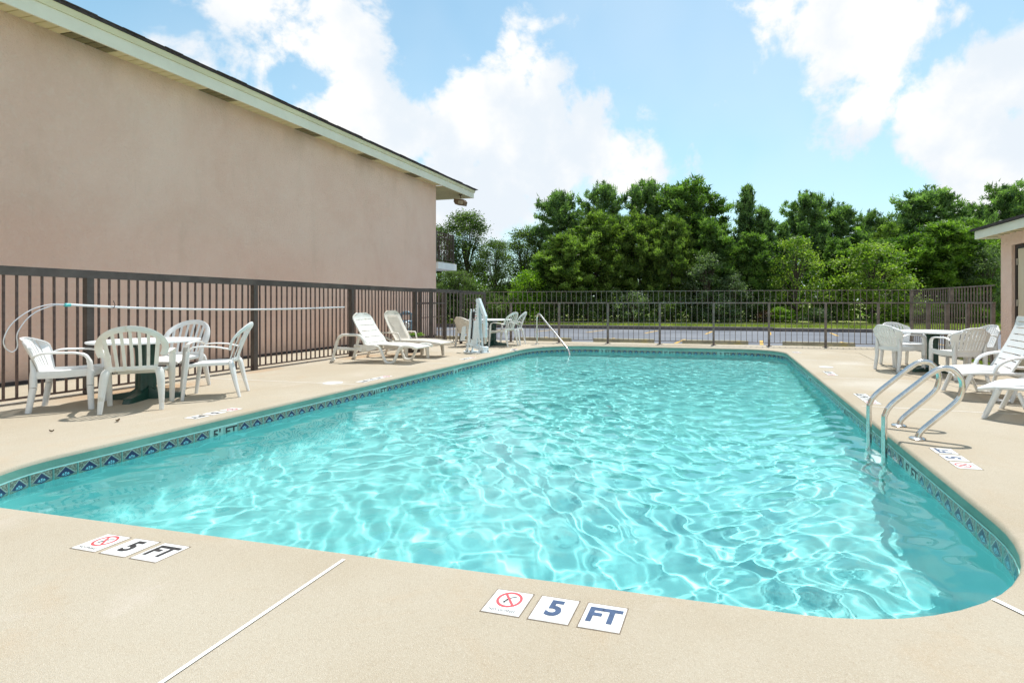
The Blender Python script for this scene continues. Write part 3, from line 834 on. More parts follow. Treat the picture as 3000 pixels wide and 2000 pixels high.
fd = tag(empty('floodlight', (-9.28, 17.35, 5.06)), 'small boxy brown floodlight hanging under the hotel eave corner', 'floodlight')
MB().lathe([(0, 0), (.07, 0), (.06, -.03), (0, -.03)], 14).build('mount_plate', M_pot, fd)
MB().tube([(0, 0, -.02), (0, 0, -.10), (.02, 0, -.14)], .016, 8).build('arm', M_pot, fd)
hd = MB(); hd.prism([(-.20, -.16), (.16, -.20), (.22, -.28), (.18, -.42), (-.16, -.36), (-.22, -.26)], -.11, .11).build('lamp_housing', mat('brown_bronze', (.20, .13, .085), .5, var=.2), fd, smooth=False)
MB().prism([(-.02, -.235), (.17, -.27), (.15, -.385), (-.04, -.345)], -.116, -.111).build('lamp_glass', mat('frosted_lens', (.42, .36, .27), .3, var=.2), fd, smooth=False)

# ---------------------------------------------------------------- small building on the right
sb = tag(empty('pool_house', (0, 0, 0)), 'small pink stucco pool house with a beige door at the right edge', 'building')
BX, BY = 4.80, 10.86
bw = MB(); bw.box(BX, 10.50, -.1, 9, BY, 2.40)            # pier at the corner
bw.box(BX, 9.30, 2.13, 9, 10.498, 2.40)                     # lintel
bw.box(BX, 3.5, -.1, 9, 9.298, 2.40)
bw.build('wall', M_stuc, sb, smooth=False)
MB().box(BX + .10, 9.30, -.1, BX + .16, 10.50, .0).build('threshold', M_conc, sb, smooth=False)
jm = MB(); jm.box(BX + .05, 10.44, 0, BX + .11, 10.497, 2.127); jm.box(BX + .05, 9.302, 0, BX + .11, 9.36, 2.127); jm.box(BX + .05, 9.361, 2.06, BX + .11, 10.439, 2.127); jm.build('door_frame', M_jamb, sb, smooth=False)
dr = MB().bbox(BX + .06, 9.365, .02, BX + .10, 10.425, 2.055, .004).build('door', M_door, sb, smooth=False)
for z in (.28, 1.08, 1.78):
    MB().box(BX + .045, 10.405, z, BX + .058, 10.458, z + .11).build('hinge', M_hinge, dr, smooth=False)
MB().lathe([(0, 0), (.03, 0), (.03, .02), (.012, .03), (.028, .05), (.02, .075), (0, .08)], 14).xf(Matrix.Translation((BX + .058, 9.46, 1.0)) @ Matrix.Rotation(R(-90), 4, 'Y')).build('handle', M_hinge, dr)
eb = BX - .32
MB().box(eb + .02, 3.3, 2.335, 9, 11.06, 2.345).build('soffit', M_soff, sb, smooth=False)
MB().box(eb, 3.3, 2.30, eb + .02, 11.08, 2.445).build('fascia', M_fasc, sb, smooth=False)
MB().box(eb + .021, 11.06, 2.30, 9, 11.08, 2.445).build('fascia', M_fasc, sb, smooth=False)
q = MB(); q._add([(eb - .05, 3.2, 2.447), (eb - .05, 11.14, 2.447), (9, 11.14, 3.4), (9, 3.2, 3.4), (eb - .05, 3.2, 2.49), (eb - .05, 11.14, 2.49), (9, 11.14, 3.45), (9, 3.2, 3.45)],
                 [(0, 1, 2, 3), (7, 6, 5, 4), (0, 4, 5, 1), (1, 5, 6, 2), (2, 6, 7, 3), (3, 7, 4, 0)]); q.build('roof', M_roof, sb, smooth=False)
for k in range(12): MB().box(eb + .022, 10.95 - k * .2, 2.328, BX - .002, 10.962 - k * .2, 2.336).build('soffit_seam', M_vent, sb, smooth=False)

# ---------------------------------------------------------------- wheel stops
wsm = None
WS = MB(); WS.prism([(-.075, 0), (.075, 0), (.055, .12), (-.055, .12)], -.9, .9, 'x')
wsme = WS.mesh('wheel_stop', M_stop, smooth=False)
for x, rz, lb in ((-8.05, 0, 'yellowed concrete wheel stop seen through the fence left of the pool lift'), (-5.35, .01, 'pale concrete wheel stop behind the fence beside the pool hand rail'),
                  (-2.85, -.02, 'pale concrete wheel stop behind the far fence, second to the right of the hand rail'), (-.25, .015, 'pale concrete wheel stop behind the middle of the far fence'),
                  (2.45, -.01, 'pale concrete wheel stop nearest the right fence corner')):
    o = inst('wheel_stop', wsme, None, (x, 15.12, -.037), (0, 0, rz)); tag(o, lb, 'wheel stop', 'concrete wheel stops in the parking lot')

# ---------------------------------------------------------------- chairs


def high_chair(m):
    r = empty('garden_chair')
    # seat
    G = []
    for j in range(9):
        v = j / 8; y = -.215 + .455 * v
        row = []
        for i in range(9):
            u = i / 8 * 2 - 1; wd = .205 + .035 * math.sin(v * 1.6)
            z = .425 - .022 * math.sin(math.pi * v) * (1 - u * u * .6) - (.05 * ((v - .85) / .15) if v > .85 else 0) * 1.0 - (.018 * abs(u) ** 6)
            row.append((u * wd, y, z))
        G.append(row)
    MB().shell(G, lambda j, i: True, .008).build('seat', m, r, angle=60)
    for s in (-1, 1): MB().sweep([(s * .212, -.20, .405), (s * .235, .0, .405), (s * .242, .20, .40)], .018, .006, side=(0, 0, 1)).build('side_rail', m, r)
    ap = MB(); ap.sweep([(-.20, .235, .36), (0, .245, .362), (.20, .235, .36)], .02, .006, side=(0, 0, 1)); ap.build('apron', m, r)
    # arch of the backrest
    def back_y(z): return -.215 - .30 * (z - .42) - .25 * max(0, z - .5) ** 2
    pts = []
    for k in range(25):
        a = math.pi * (-.13 + 1.26 * k / 24)
        x = -.268 * math.cos(a); z = .665 + .205 * math.sin(a) if math.sin(a) > 0 else .665 + .22 * math.sin(a)
        cy = .07 * (abs(x) / .27) ** 3
        pts.append((x, back_y(z) + cy, z))
    arch = MB(); arch.sweep(pts, .031, .011, side=lambda i: Vector((pts[i][0] * 1.0, 0, pts[i][2] - .60)).normalized(), seg=8, power=3)
    bk = arch.build('backrest', m, r)
    lowr = MB(); lowr.sweep([(-.20, back_y(.45) + .01, .445), (0, back_y(.45) - .015, .445), (.20, back_y(.45) + .01, .445)], .024, .008, side=(0, 0, 1)); lowr.build('back_rail', m, r)
    for k in range(7):
        u = (k - 3) / 3; xb = u * .185; xt = u * .215
        zt = .655 + .19 * math.sqrt(max(0, 1 - (xt / .262) ** 2))
        path = [(xb + (xt - xb) * t, back_y(.455 + (zt - .455) * t) - .012 * (1 - abs(u)) + .03 * abs(u) ** 3, .455 + (zt - .455) * t) for t in (0, .25, .5, .75, 1)]
        MB().sweep(path, .0145 if k not in (0, 6) else .019, .0045, side=(1, 0, 0), seg=6, power=3).build('slat', m, bk)
    for s in (-1, 1):
        e = pts[-1] if s > 0 else pts[0]
        path = bez([(e[0], e[1] - .005, e[2]), (s * .268, e[1] + .08, .600), (s * .285, -.06, .615), (s * .292, .08, .622), (s * .288, .165, .605), (s * .280, .200, .55)], 5)
        MB().sweep(path, [.022] * 8 + [.028] * 12 + [.026] * 6, .009, side=(1, 0, 0), seg=8, power=3).build('armrest', m, r)
        path = [(s * .280, .198, .56), (s * .276, .212, .42), (s * .272, .235, .2), (s * .268, .255, .0)]
        MB().sweep(path, [.031, .029, .026, .022], [.018, .022, .020, .016], side=(1, 0, 0), seg=8, power=3.2).build('leg', m, r)
        MB().sweep(bez([(s * .205, -.205, .44), (s * .225, -.225, .36), (s * .238, -.262, .18), (s * .245, -.305, .0)], 3), [.022, .034, .037, .036, .034, .031, .028, .025, .022, .019], [.016, .026, .030, .029, .027, .024, .021, .019, .017, .015], side=(1, 0, 0), seg=8, power=3.2).build('leg', m, r)
    return r


def low_chair(m):
    r = empty('resin_armchair')
    G = []
    for j in range(9):
        v = j / 8; y = -.20 + .43 * v; row = []
        for i in range(9):
            u = i / 8 * 2 - 1; wd = .225 + .025 * v
            z = .405 + .02 * v - .02 * math.sin(math.pi * v) - .01 * abs(u) ** 4 - (.05 * ((v - .86) / .14) if v > .86 else 0)
            row.append((u * wd, y, z))
        G.append(row)
    MB().shell(G, lambda j, i: True, .009).build('seat', m, r, angle=60)
    # curved shell back with narrow slots
    cols = [-1.0, -.92, -.80]
    ncol = 8
    for k in range(ncol):
        c = -.66 + 1.32 * k / (ncol - 1); cols += [c - .022, c + .022]
    cols += [.80, .92, 1.0]
    rows = [0, .06, .14, .24, .34, .42, .47, .52, .60, .68, .76, .84, .92, .97, 1.0]
    slotc = {3 + 2 * k - 0 for k in range(ncol)}
    G = []
    for v in rows:
        z = .39 + .375 * v; row = []
        hw = .235 + .055 * math.sin(min(1, v * 1.15) * math.pi / 2) if v < .8 else .29 - .085 * ((v - .8) / .2) ** 2.2
        for c in cols:
            x = c * hw; y = -.215 - .13 * v - .02 * v * v + .105 * abs(c) ** 2.6 * (.35 + .65 * v)
            zz = z - .055 * (abs(c) ** 3) * (v ** 3)
            row.append((x + .03 * (v - .5) * (1 if c > 0 else -1) * min(1, abs(c) * 2) * 0, y, zz))
        G.append(row)
    def keep(j, i):
        if i in slotc and (1 < j < 6 or 7 <= j <= 11): return False
        return True
    bk = MB().shell(G, keep, .008).build('backrest', m, r, angle=60)
    rim = [G[-1][i] for i in range(len(cols))]
    side_l = [G[j][0] for j in range(6, len(rows))]; side_r = [G[j][-1] for j in range(len(rows) - 1, 5, -1)]
    path = side_l + rim[1:-1] + side_r
    MB().sweep(path, .013, .009, seg=6, side=(0, 1, 0)).build('back_rim', m, bk)
    for s in (-1, 1):
        e = Vector(side_r[-2] if s > 0 else side_l[1])
        path = bez([tuple(e), (s * .292, -.14, .612), (s * .300, .0, .612), (s * .298, .11, .606), (s * .290, .185, .575), (s * .282, .215, .50), (s * .278, .22, .40)], 5)
        MB().sweep(path, [.014, .024] + [.026] * 24 + [.026] * 5, [.012] * 18 + [.016] * 6 + [.022] * 7, side=(1, 0, 0), seg=8, power=2.8).build('armrest', m, r)
        MB().sweep([(s * .236, -.205, .385), (s * .262, 0, .383), (s * .272, .20, .395)], .038, .007, side=(0, 0, 1), seg=8, power=4).build('side_panel', m, r)
        for (x, y, x2, y2) in ((s * .277, .218, s * .270, .225), (s * .232, -.225, s * .238, -.262)):
            MB().sweep([(x * 1.01, y - .02, .55), (x, y, .44), (x, y, .36), (x, y, .262)] if y < 0 else [(x, y, .42), (x, y, .36), (x, y, .262)], [.006, .026, .033, .032] if y < 0 else .032, [.006, .024, .030, .030] if y < 0 else .030, side=(1, 0, 0), seg=10, power=2.2).build('leg', m, r)
            lgs = MB(); lgs.sweep([(x, y, .257), (x * .5 + x2 * .5, (y + y2) / 2, .13), (x2, y2, .0)], [.0315, .029, .027], [.0295, .027, .025], side=(1, 0, 0), seg=10, power=2.2)
            lgs.build('leg_extension', m, r)
    ap = MB(); ap.sweep([(-.25, .235, .375), (0, .245, .375), (.25, .235, .375)], .030, .006, side=(0, 0, 1)); ap.build('apron', m, r)
    MB().sweep([(-.22, -.215, .37), (0, -.225, .37), (.22, -.215, .37)], .030, .006, side=(0, 0, 1)).build('apron', m, r)
    return r


H0 = high_chair(M_plast); H1 = high_chair(M_plast2); L0 = low_chair(M_plast); L1c = low_chair(M_tan)
used = set()


def put(proto, x, y, dx, dy, label, cat, group, sc=1.0):
    o = proto if id(proto) not in used else copy_tree(proto)
    used.add(id(proto)); o.location = (x, y, 0); o.rotation_euler = (0, 0, heading(dx, dy)); o.scale = (sc, sc, sc)
    tag(o, label, cat, group); return o


GC1 = 'high-backed slatted garden chairs'; GC2 = 'low-backed resin armchairs'
put(H1, -6.20, 4.36, -.72, .69, 'yellowed arch-backed white chair seen from behind at the left table, its back toward the pool', 'chair', GC1)
put(H0, -7.06, 5.42, .30, -.95, 'white arch-backed chair between the left table and the fence, facing the camera', 'chair', GC1)
put(H0, -6.06, 5.14, -.80, -.60, 'white arch-backed chair on the right of the left table, seen from the side', 'chair', GC1)
put(L0, -6.93, 4.20, .70, .72, 'low-backed white armchair at the far left, facing right toward the table', 'chair', GC2)

put(L1c, -6.50, 12.62, .35, .80, 'cream low-backed armchair left of the white pool lift, seen from behind', 'chair', GC2)
put(L0, -6.6, 13.55, .7, -.7, 'white chair behind the pool lift with only its back top showing', 'chair', GC2)
put(H1, -5.62, 12.80, -.92, .15, 'cream arch-backed chair right of the pool lift, the nearer of two side by side', 'chair', GC1)
put(H0, -5.58, 13.32, -.95, -.1, 'white arch-backed chair half hidden behind the cream one by the far fence', 'chair', GC1)

put(L0, 2.86, 9.83, .87, .50, 'white low-backed chair at the left of the right table, seen from behind', 'chair', GC2)
put(L0, 3.44, 9.03, -.28, .96, 'white low-backed chair in front of the right table with its slotted back to the camera', 'chair', GC2, 1.0)
put(L0, 3.12, 10.55, .25, -.97, 'white low-backed chair behind the left side of the right table, facing the camera', 'chair', GC2)
put(L0, 3.98, 9.95, -.98, -.2, 'white low-backed chair behind the right table, mostly hidden by the slotted one', 'chair', GC2)


def table():
    r = empty('patio_table')
    rr = .53; prof = [(0, .668), (rr - .03, .668), (rr - .008, .672), (rr, .682), (rr - .004, .692), (rr - .02, .695), (0, .700)]
    MB().lathe(prof, 48).build('tabletop', M_top, r)
    cl = MB()
    # four-lobed pedestal
    rings = []
    for z, s in ((.04, 1.12), (.10, 1.0), (.45, .95), (.60, 1.05), (.655, 1.5)):
        ring = []
        for k in range(32):
            a = 2 * math.pi * k / 32; rad = (.088 + .022 * math.cos(4 * a)) * s; ring.append((rad * math.cos(a), rad * math.sin(a), z))
        rings.append(ring)
    cl.loft(rings); cl.build('pedestal', M_green, r)
    MB().lathe([(0, .652), (.20, .66), (.21, .667), (0, .667)], 24).build('mount_plate', M_green, r)
    for k in range(4):
        f = MB(); f.loft([[(.04, -.06, .0), (.04, .06, .0), (.04, .055, .16), (.04, -.055, .16)], [(.14, -.055, .0), (.14, .055, .0), (.14, .045, .085), (.14, -.045, .085)], [(.36, -.05, .0), (.36, .05, .0), (.36, .04, .055), (.36, -.04, .055)], [(.40, -.035, .0), (.40, .035, .0), (.39, .03, .03), (.39, -.03, .03)]])
        f.xf(Matrix.Rotation(math.pi / 2 * k, 4, 'Z')); f.build('foot', M_green, r, angle=30)
    return r


tb = table(); tb.location = (-6.69, 4.80, 0); tb.rotation_euler = (0, 0, .5)
tag(tb, 'round white table on a dark green pedestal by the left fence', 'table', 'round patio tables')
t2 = copy_tree(tb); t2.location = (-6.02, 13.0, 0); t2.rotation_euler = (0, 0, .15); tag(t2, 'round white table half hidden behind the pool lift at the far left corner', 'table')
t3 = copy_tree(tb); t3.location = (3.36, 9.82, 0); t3.rotation_euler = (0, 0, .5); t3.scale = (.97, .97, .96); tag(t3, 'round white table on a dark green pedestal near the right fence', 'table')

# ---------------------------------------------------------------- loungers


def lounger(m, style=0, recline=58):
    """+x runs from the head to the foot; origin under the middle"""
    r = empty('sun_lounger')
    ca, sa = math.cos(R(recline)), math.sin(R(recline)); hx, hz = (-.22 if style != 2 else .22), .335; Lb = .72 if style != 2 else .70
    # backrest shell
    cols = [-1, -.93, -.80, -.4, 0, .4, .80, .93, 1]
    if style == 1:
        cols = [-1, -.93, -.78] + [-.62 + 1.24 * k / 6 for k in range(7)] + [.78, .93, 1]
    ns = 5 if style == 0 else 8
    rows = [0.0]; slots = set()
    if style != 1:
        for k in range(ns):
            v = .05 + (.72 if style == 0 else .84) * k / (ns - 1); slots.add(len(rows)); rows += [v, v + .018]
            rows.append(v + .05)
        rows += [.88, .92, .955, .98, 1.0]
    else:
        rows = [0, .10, .2, .35, .5, .65, .78, .86, .9, .94, .97, 1.0]
    rows = sorted(set(rows)); 
    G = []
    for v in rows:
        taper = (1 - .05 * v); top = 1.0 if v < .80 else math.sqrt(max(0.0, 1 - ((v - .80) / .2) ** 2 * (.75 if style != 2 else .3)))
        hw = (.30 if style != 2 else .31) * taper * top; row = []
        for c in cols:
            s = v * Lb; bend = .03 * math.sin(v * math.pi) - .035 * max(0, v - .85) / .15
            x = hx - ca * s + sa * bend * -1 + .018 * (c * c - .3); z = hz + sa * s - ca * bend * 0 + .0
            row.append((x - .0, c * hw, z))
        G.append(row)
    js = {j for j in range(len(rows) - 1) if any(abs(rows[j] - (.05 + (.72 if style == 0 else .84) * k / (ns - 1))) < 1e-6 for k in range(ns))} if style != 1 else set()
    def keep(j, i): return not (j in js and 1 < i < len(cols) - 3)
    bk = MB().shell([row[::-1] for row in G], keep, .018 if style != 1 else .012).build('backrest', m, r, angle=50)
    if style == 1:
        # woven insert framed by the border
        for k in range(26):
            v = .10 + .72 * k / 25; s = v * Lb; hw = .205 * (1 - .05 * v) * (1 if v < .74 else .93)
            x = hx - ca * s - sa * (.03 * math.sin(v * math.pi)) + .012; z = hz + sa * s + .004
            MB().sweep([(x + .010, -hw, z + .004), (x + .006, 0, z + .004), (x + .010, hw, z + .004)], .0045, .004, side=(0, 0, 1), seg=5).build('weave_strip', m, bk)
    # seat deck
    G = []; xs_ = [hx - .01 + (.79 - hx) * k / 14 for k in range(15)]
    ncs = 9 if style != 1 else 5
    cols2 = [-1, -.9]
    for k in range(ncs):
        c = -.74 + 1.48 * k / (ncs - 1); cols2 += [c - .018, c + .018]
    cols2 += [.9, 1]
    for k, x in enumerate(xs_):
        v = k / 14; z = .335 + .012 * math.sin(v * 5) - .055 * max(0, v - .6) ** 1.4 * 2.2; hw = .295 - (.035 * max(0, v - .86) / .14); G.append([(x, c * hw, z) for c in cols2])
    Gt = [[G[j][i] for j in range(len(G))] for i in range(len(cols2))]
    def keep2(i, j): return not (style != 1 and i >= 2 and i < 2 + 2 * ncs and (i % 2 == 0) and 1 <= j <= 12 and j != 7)
    MB().shell([row[::-1] for row in Gt], keep2, .016).build('seat', m, r, angle=50)
    W = .31
    for s in (-1, 1):
        if style == 0:
            arm = bez([(-.98, s * W, .02), (-.93, s * W, .20), (-.86, s * W, .42), (-.76, s * W, .515), (-.58, s * W, .525), (-.40, s * W, .515), (-.31, s * W, .44), (-.26, s * W, .355), (-.18, s * W, .325), (-.05, s * W, .325), (.06, s * W, .27), (.14, s * W, .10), (.19, s * W, .022), (.32, s * W, .022), (.38, s * W, .10), (.46, s * W, .27), (.56, s * W, .325), (.70, s * W, .322), (.79, s * (W - .03), .295)], 5)
            MB().sweep(arm, .027, .026, side=(0, 1, 0), seg=8, power=3).build('side_frame', m, r)
            MB().sweep([(-1.02, s * W, .02), (-.96, s * W, .028), (-.93, s * W, .07)], [.02, .028, .022], [.02, .03, .02], side=(0, 1, 0), seg=8).build('foot', m, r)
        elif style == 1:
            MB().sweep(bez([(-.26, s * W, .335), (-.0, s * W, .335), (.4, s * W, .33), (.79, s * (W - .03), .285)], 4), .028, .016, side=(0, 0, 1), seg=8, power=4).build('side_frame', m, r)
            MB().sweep(bez([(-.78, s * W, .50), (-.55, s * (W + .01), .51), (-.20, s * (W + .01), .505), (-.145, s * (W + .01), .49), (-.115, s * W, .40), (-.095, s * W, .33)], 4), .022, .014, side=(0, 1, 0), seg=8, power=3).build('armrest', m, r)
            MB().sweep(bez([(-.88, s * W, .0), (-.78, s * W, .22), (-.66, s * W, .36), (-.50, s * W, .42), (-.34, s * W, .36), (-.24, s * W, .32)], 4), .03, .022, side=(0, 1, 0), seg=8, power=3).build('wheel_arch', m, r)
            MB().sweep([(.02, s * W, .32), (.03, s * W, .16), (.03, s * W, .0)], [.04, .034, .03], [.05, .042, .036], side=(0, 1, 0), seg=8, power=3).build('leg', m, r)
            MB().sweep([(.50, s * W, .30), (.515, s * W, .15), (.53, s * W, .0)], [.03, .026, .02], [.05, .036, .03], side=(0, 1, 0), seg=8, power=3).build('leg', m, r)
        else:
            MB().sweep(bez([(-.98, s * W, .0), (-.86, s * W, .16), (-.70, s * W, .30), (-.26, s * W, .325), (.2, s * W, .325), (.6, s * W, .315), (.79, s * (W - .03), .275)], 5), .022, .020, side=(0, 1, 0), seg=8, power=3.4).build('side_frame', m, r)
            MB().sweep(bez([(-.04, s * W, .515), (.10, s * (W + .01), .515), (.24, s * (W + .02), .495), (.35, s * (W + .02), .43), (.40, s * W, .33)], 5), .030, .018, side=(0, 1, 0), seg=8, power=3).build('armrest', m, r)
            MB().sweep(bez([(.24, s * W, .0), (.22, s * W, .05), (.16, s * W, .25), (.10, s * W, .32)], 4), .026, .02, side=(0, 1, 0), seg=8, power=3).build('leg', m, r)
            MB().sweep([(.23, s * W, .016), (.36, s * W, .016)], .02, .016, side=(0, 1, 0), seg=8, power=3).build('runner', m, r)
            MB().sweep(bez([(.36, s * W, .01), (.39, s * W, .08), (.47, s * W, .28)], 4), .024, .018, side=(0, 1, 0), seg=8, power=3).build('leg', m, r)
            MB().sweep([(.62, s * W, .30), (.68, s * W, .15), (.74, s * W, .0)], [.03, .026, .024], [.028, .024, .022], side=(0, 1, 0), seg=8, power=3.4).build('leg', m, r)
    bx = MB()
    bx.sweep([(hx - .08, -.30, .30), (hx - .08, .30, .30)], .02, .02, side=(0, 0, 1)); bx.sweep([(.72, -.27, .28), (.72, .27, .28)], .016, .016, side=(0, 0, 1)); bx.build('crossbar', m, r)
    if style == 0:
        MB().sweep([(-.95, -.29, .26), (-.6, -.25, .25), (-.27, -.25, .25)], .02, .03, side=(0, 1, 0)).build('support_strut', m, r)
        MB().sweep([(-.95, .29, .26), (-.6, .25, .25), (-.27, .25, .25)], .02, .03, side=(0, 1, 0)).build('support_strut', m, r)
        hg = MB().prism([(-.30, .20), (-.02, .26), (.0, .30), (-.10, .325), (-.40, .325), (-.42, .24)], -.335, -.315).build('hinge_bracket', m, r)
    if style == 1:
        MB().prism([(-.52, .16), (-.14, .16), (-.12, .30), (-.56, .30)], -.24, .24).build('storage_box', m, r)
    return r


la = lounger(M_plast2, 0, 57); la.location = (-6.33, 8.92, 0); la.rotation_euler = (0, 0, R(1))
tag(la, 'white slatted lounger with looped legs on the left deck, nearer of the pair', 'lounger', 'sun loungers on the deck')
lb = lounger(M_tan, 1, 62); lb.location = (-6.42, 9.93, 0); lb.rotation_euler = (0, 0, R(1))
tag(lb, 'cream lounger with a woven-look back behind the slatted one on the left deck', 'lounger', 'sun loungers on the deck')
lc = lounger(M_plast, 2, 65); lc.location = (3.45, 7.27, 0); lc.rotation_euler = (0, 0, R(173)); lc.scale = (1, 1.14, 1)
tag(lc, 'white slatted lounger with raised back at the right edge, in front of the right table', 'lounger', 'sun loungers on the deck')
ld = copy_tree(lc); ld.location = (3.30, 5.83, 0); ld.rotation_euler = (0, 0, R(145))
tag(ld, 'white lounger nearest the pool ladder, only its foot end in view at the right edge', 'lounger')

# ---------------------------------------------------------------- pool ladder, hand rail, cleaning pole
pl = tag(empty('pool_ladder', (0, 0, 0)), 'stainless steel pool ladder with two bent tube rails at the right edge of the pool', 'ladder')
for y in (4.90, 5.38):
    path = bez([(1.315, y, -1.1), (1.315, y, -.5), (1.315, y, .10), (1.325, y, .20), (1.375, y, .285), (1.52, y, .42), (1.66, y, .545), (1.745, y, .595), (1.825, y, .585), (1.88, y, .52), (1.893, y, .44), (1.868, y, .35), (1.80, y, .27), (1.68, y, .155), (1.60, y, .075), (1.572, y, .03), (1.565, y, .0)], 7)
    MB().tube(path, .0235, 16).build('rail', M_steel, pl)
    MB().lathe([(0, .0), (.062, .0), (.064, .006), (.05, .014), (.03, .018), (0, .018)], 24, (1.565, y, .004)).build('flange', M_steel, pl)
for z in (-.42, -.70, -.98):
    MB().bbox(1.275, 4.925, z, 1.355, 5.355, z + .03, .008).build('tread', M_plast, pl)

hr = tag(empty('hand_rail', (0, 0, 0)), 'single bent stainless hand rail at the far left corner of the pool', 'hand rail')
a, b = Vector((-4.98, 13.62)), Vector((-3.70, 12.45)); dd = (b - a)
def hp(t, z): return (a.x + dd.x * t, a.y + dd.y * t, z)
MB().tube(bez([hp(0, 0), hp(0, .4), hp(.0, .70), hp(.02, .79), hp(.07, .83), hp(.13, .79), hp(.3, .62), hp(.6, .335), hp(.86, .08), hp(.95, -.02), hp(1.0, -.14), hp(1.0, -.5), hp(1.0, -1.0)], 6), .0235, 14).build('rail', M_steel, hr)
MB().lathe([(0, 0), (.062, 0), (.064, .006), (.05, .014), (.03, .018), (0, .018)], 20, (a.x, a.y, .004)).build('flange', M_steel, hr)

po = tag(empty('cleaning_pole', (0, 0, 0)), 'long silver pool pole with a looped wire end hanging along the left fence', 'pole')
px_ = FX + .085
MB().tube(bez([(px_, 4.565, 1.115), (px_, 4.863, 1.093), (px_, 5.593, 1.055), (px_, 6.634, 1.028), (px_, 7.886, 1.024), (px_, 9.272, 1.044)], 3), .0165, 10).build('shaft', M_pole, po)
MB().tube([(px_, 4.545, 1.11), (px_, 4.60, 1.108)], .021, 10).build('collar', M_teal, po)
loop = bez([(px_, 4.558, 1.115), (px_, 4.424, 1.119), (px_, 4.287, 1.081), (px_, 4.190, 1.024), (px_, 4.094, 0.935), (px_, 4.034, 0.841), (px_, 4.000, 0.724), (px_, 4.017, 0.641), (px_, 4.065, 0.595), (px_, 4.102, 0.618), (px_, 4.117, 0.670), (px_, 4.111, 0.773), (px_, 4.139, 0.854), (px_, 4.202, 0.959), (px_, 4.287, 1.038), (px_, 4.389, 1.088), (px_, 4.450, 1.107), (px_, 4.558, 1.111)], 4)
MB().tube(loop, .006, 6).build('life_hook', M_pole, po)

# ---------------------------------------------------------------- pool lift
lf = tag(empty('pool_lift', (-5.52, 11.08, 0), R(-13.9)), 'white folding pool lift with a tall jointed arm bolted to the far left deck', 'pool lift')
bp = MB(); bp.loft([[( .36 * math.cos(t) * (1.0), .21 * math.sin(t), z) for t in [2 * math.pi * k / 20 for k in range(20)]] for z in (0.0, .018)]); bp.build('base_plate', M_lift, lf)
for x, y in ((-.32, 0), (-.15, -.14), (-.03, -.17), (.22, -.12), (.31, .03)):
    MB().lathe([(0, .018), (.018, .018), (.016, .034), (.008, .05), (0, .055)], 8, (x, y, 0)).build('bolt', M_bolt, lf)
def plate(name, poly, y0, y1, m=M_lift, par=None): return MB().prism(poly, y0, y1).build(name, m, par or lf, smooth=False)
for y0, y1 in ((-.075, -.062), (.062, .075)):
    plate('lower_link', [(-.27, .17), (-.24, .20), (-.18, .19), (-.10, .17), (.02, .155), (.20, .115), (.27, .105), (.28, .03), (.16, .03), (.10, .07), (-.05, .105), (-.24, .12)], y0, y1)
    plate('tower_plate', [(-.155, .17), (-.085, .19), (-.05, .42), (-.01, .70), (.0, .85), (.02, 1.06), (.04, 1.12), (.10, 1.12), (.12, 1.06), (.10, .90), (.11, .60), (.125, .45), (.155, .12), (.105, .12), (.08, .36), (.05, .28), (.03, .14), (-.05, .14)], y0 * .75, y1 * .75)
plate('tower_core', [(-.08, .18), (-.02, .55), (.03, 1.06), (.06, 1.06), (.04, .60), (.0, .18)], -.045, .045)
for s in (-.09, .09): plate('pivot_post', [(-.23, .018), (-.17, .018), (-.18, .13), (-.22, .13)], s - .01, s + .01); 
plate('seat_bracket', [(.12, .018), (.27, .018), (.27, .12), (.22, .14), (.17, .12)], -.10, .10)
# upper arm: slanting channel then the hanging tube
for s in (-.03, .03): plate('arm_plate', [(.0, 1.20), (.03, 1.235), (.085, 1.235), (.275, .83), (.215, .83), (.10, 1.05), (.045, 1.06)], s - .006, s + .006)
plate('arm_cover', [(.06, 1.24), (.095, 1.235), (.285, .83), (.275, .815)], -.037, .037)
plate('hanging_tube', [(.215, .83), (.282, .83), (.285, .35), (.22, .35)], -.03, .03)
plate('tube_insert', [(.235, .349), (.27, .349), (.265, .20), (.24, .20)], -.025, .025, M_tan)
# actuator and battery
for s in (-.05, .05): plate('actuator_bar', [(-.145, .97), (-.125, .995), (-.10, .97), (-.165, .19), (-.215, .19)], s - .008, s + .008)
MB().tube([(-.11, 0, .92), (-.155, 0, .30)], .020, 10).build('actuator_rod', M_blk, lf)
MB().bbox(-.095, -.045, .74, -.012, .045, .93, .006).build('battery_box', M_blk, lf)
MB().bbox(-.075, -.05, .72, -.035, .03, .775, .004).build('connector', mat('grey_plastic', (.35, .36, .36), .5, var=.1), lf)
plate('folded_seat', [(-.275, .575), (-.235, .60), (-.175, .60), (-.215, .27), (-.325, .26), (-.33, .31)], -.18, -.16)
plate('folded_seat_back', [(-.255, .57), (-.19, .59), (-.21, .14), (-.26, .14)], .12, .14)
for x, z in ((.045, 1.04), (.035, .97), (.04, .90), (-.06, .30), (-.235, .155), (-.145, .145), (-.05, .125), (.145, .085), (.21, .10), (.11, .22), (.015, 1.19), (-.125, .96)):
    MB().lathe([(0, 0), (.014, 0), (.012, .008), (0, .01)], 8).xf(Matrix.Translation((x, -.076, z)) @ Matrix.Rotation(R(90), 4, 'X')).build('bolt', M_bolt, lf)
st = plate('warning_label', [(-.012, .745), (.045, .745), (.062, .845), (.006, .845)], -.0605, -.059, M_mark)
plate('label_band', [(.002, .825), (.056, .825), (.060, .843), (.006, .843)], -.0618, -.0606, M_red, st); plate('label_band', [(-.010, .747), (.042, .747), (.044, .758), (-.008, .758)], -.0618, -.0606, M_red, st)
inst('label_text', text_mesh('DANGER', .0135, M_mark, .0003), st, (.031, -.0622, .834), (R(90), 0, 0))
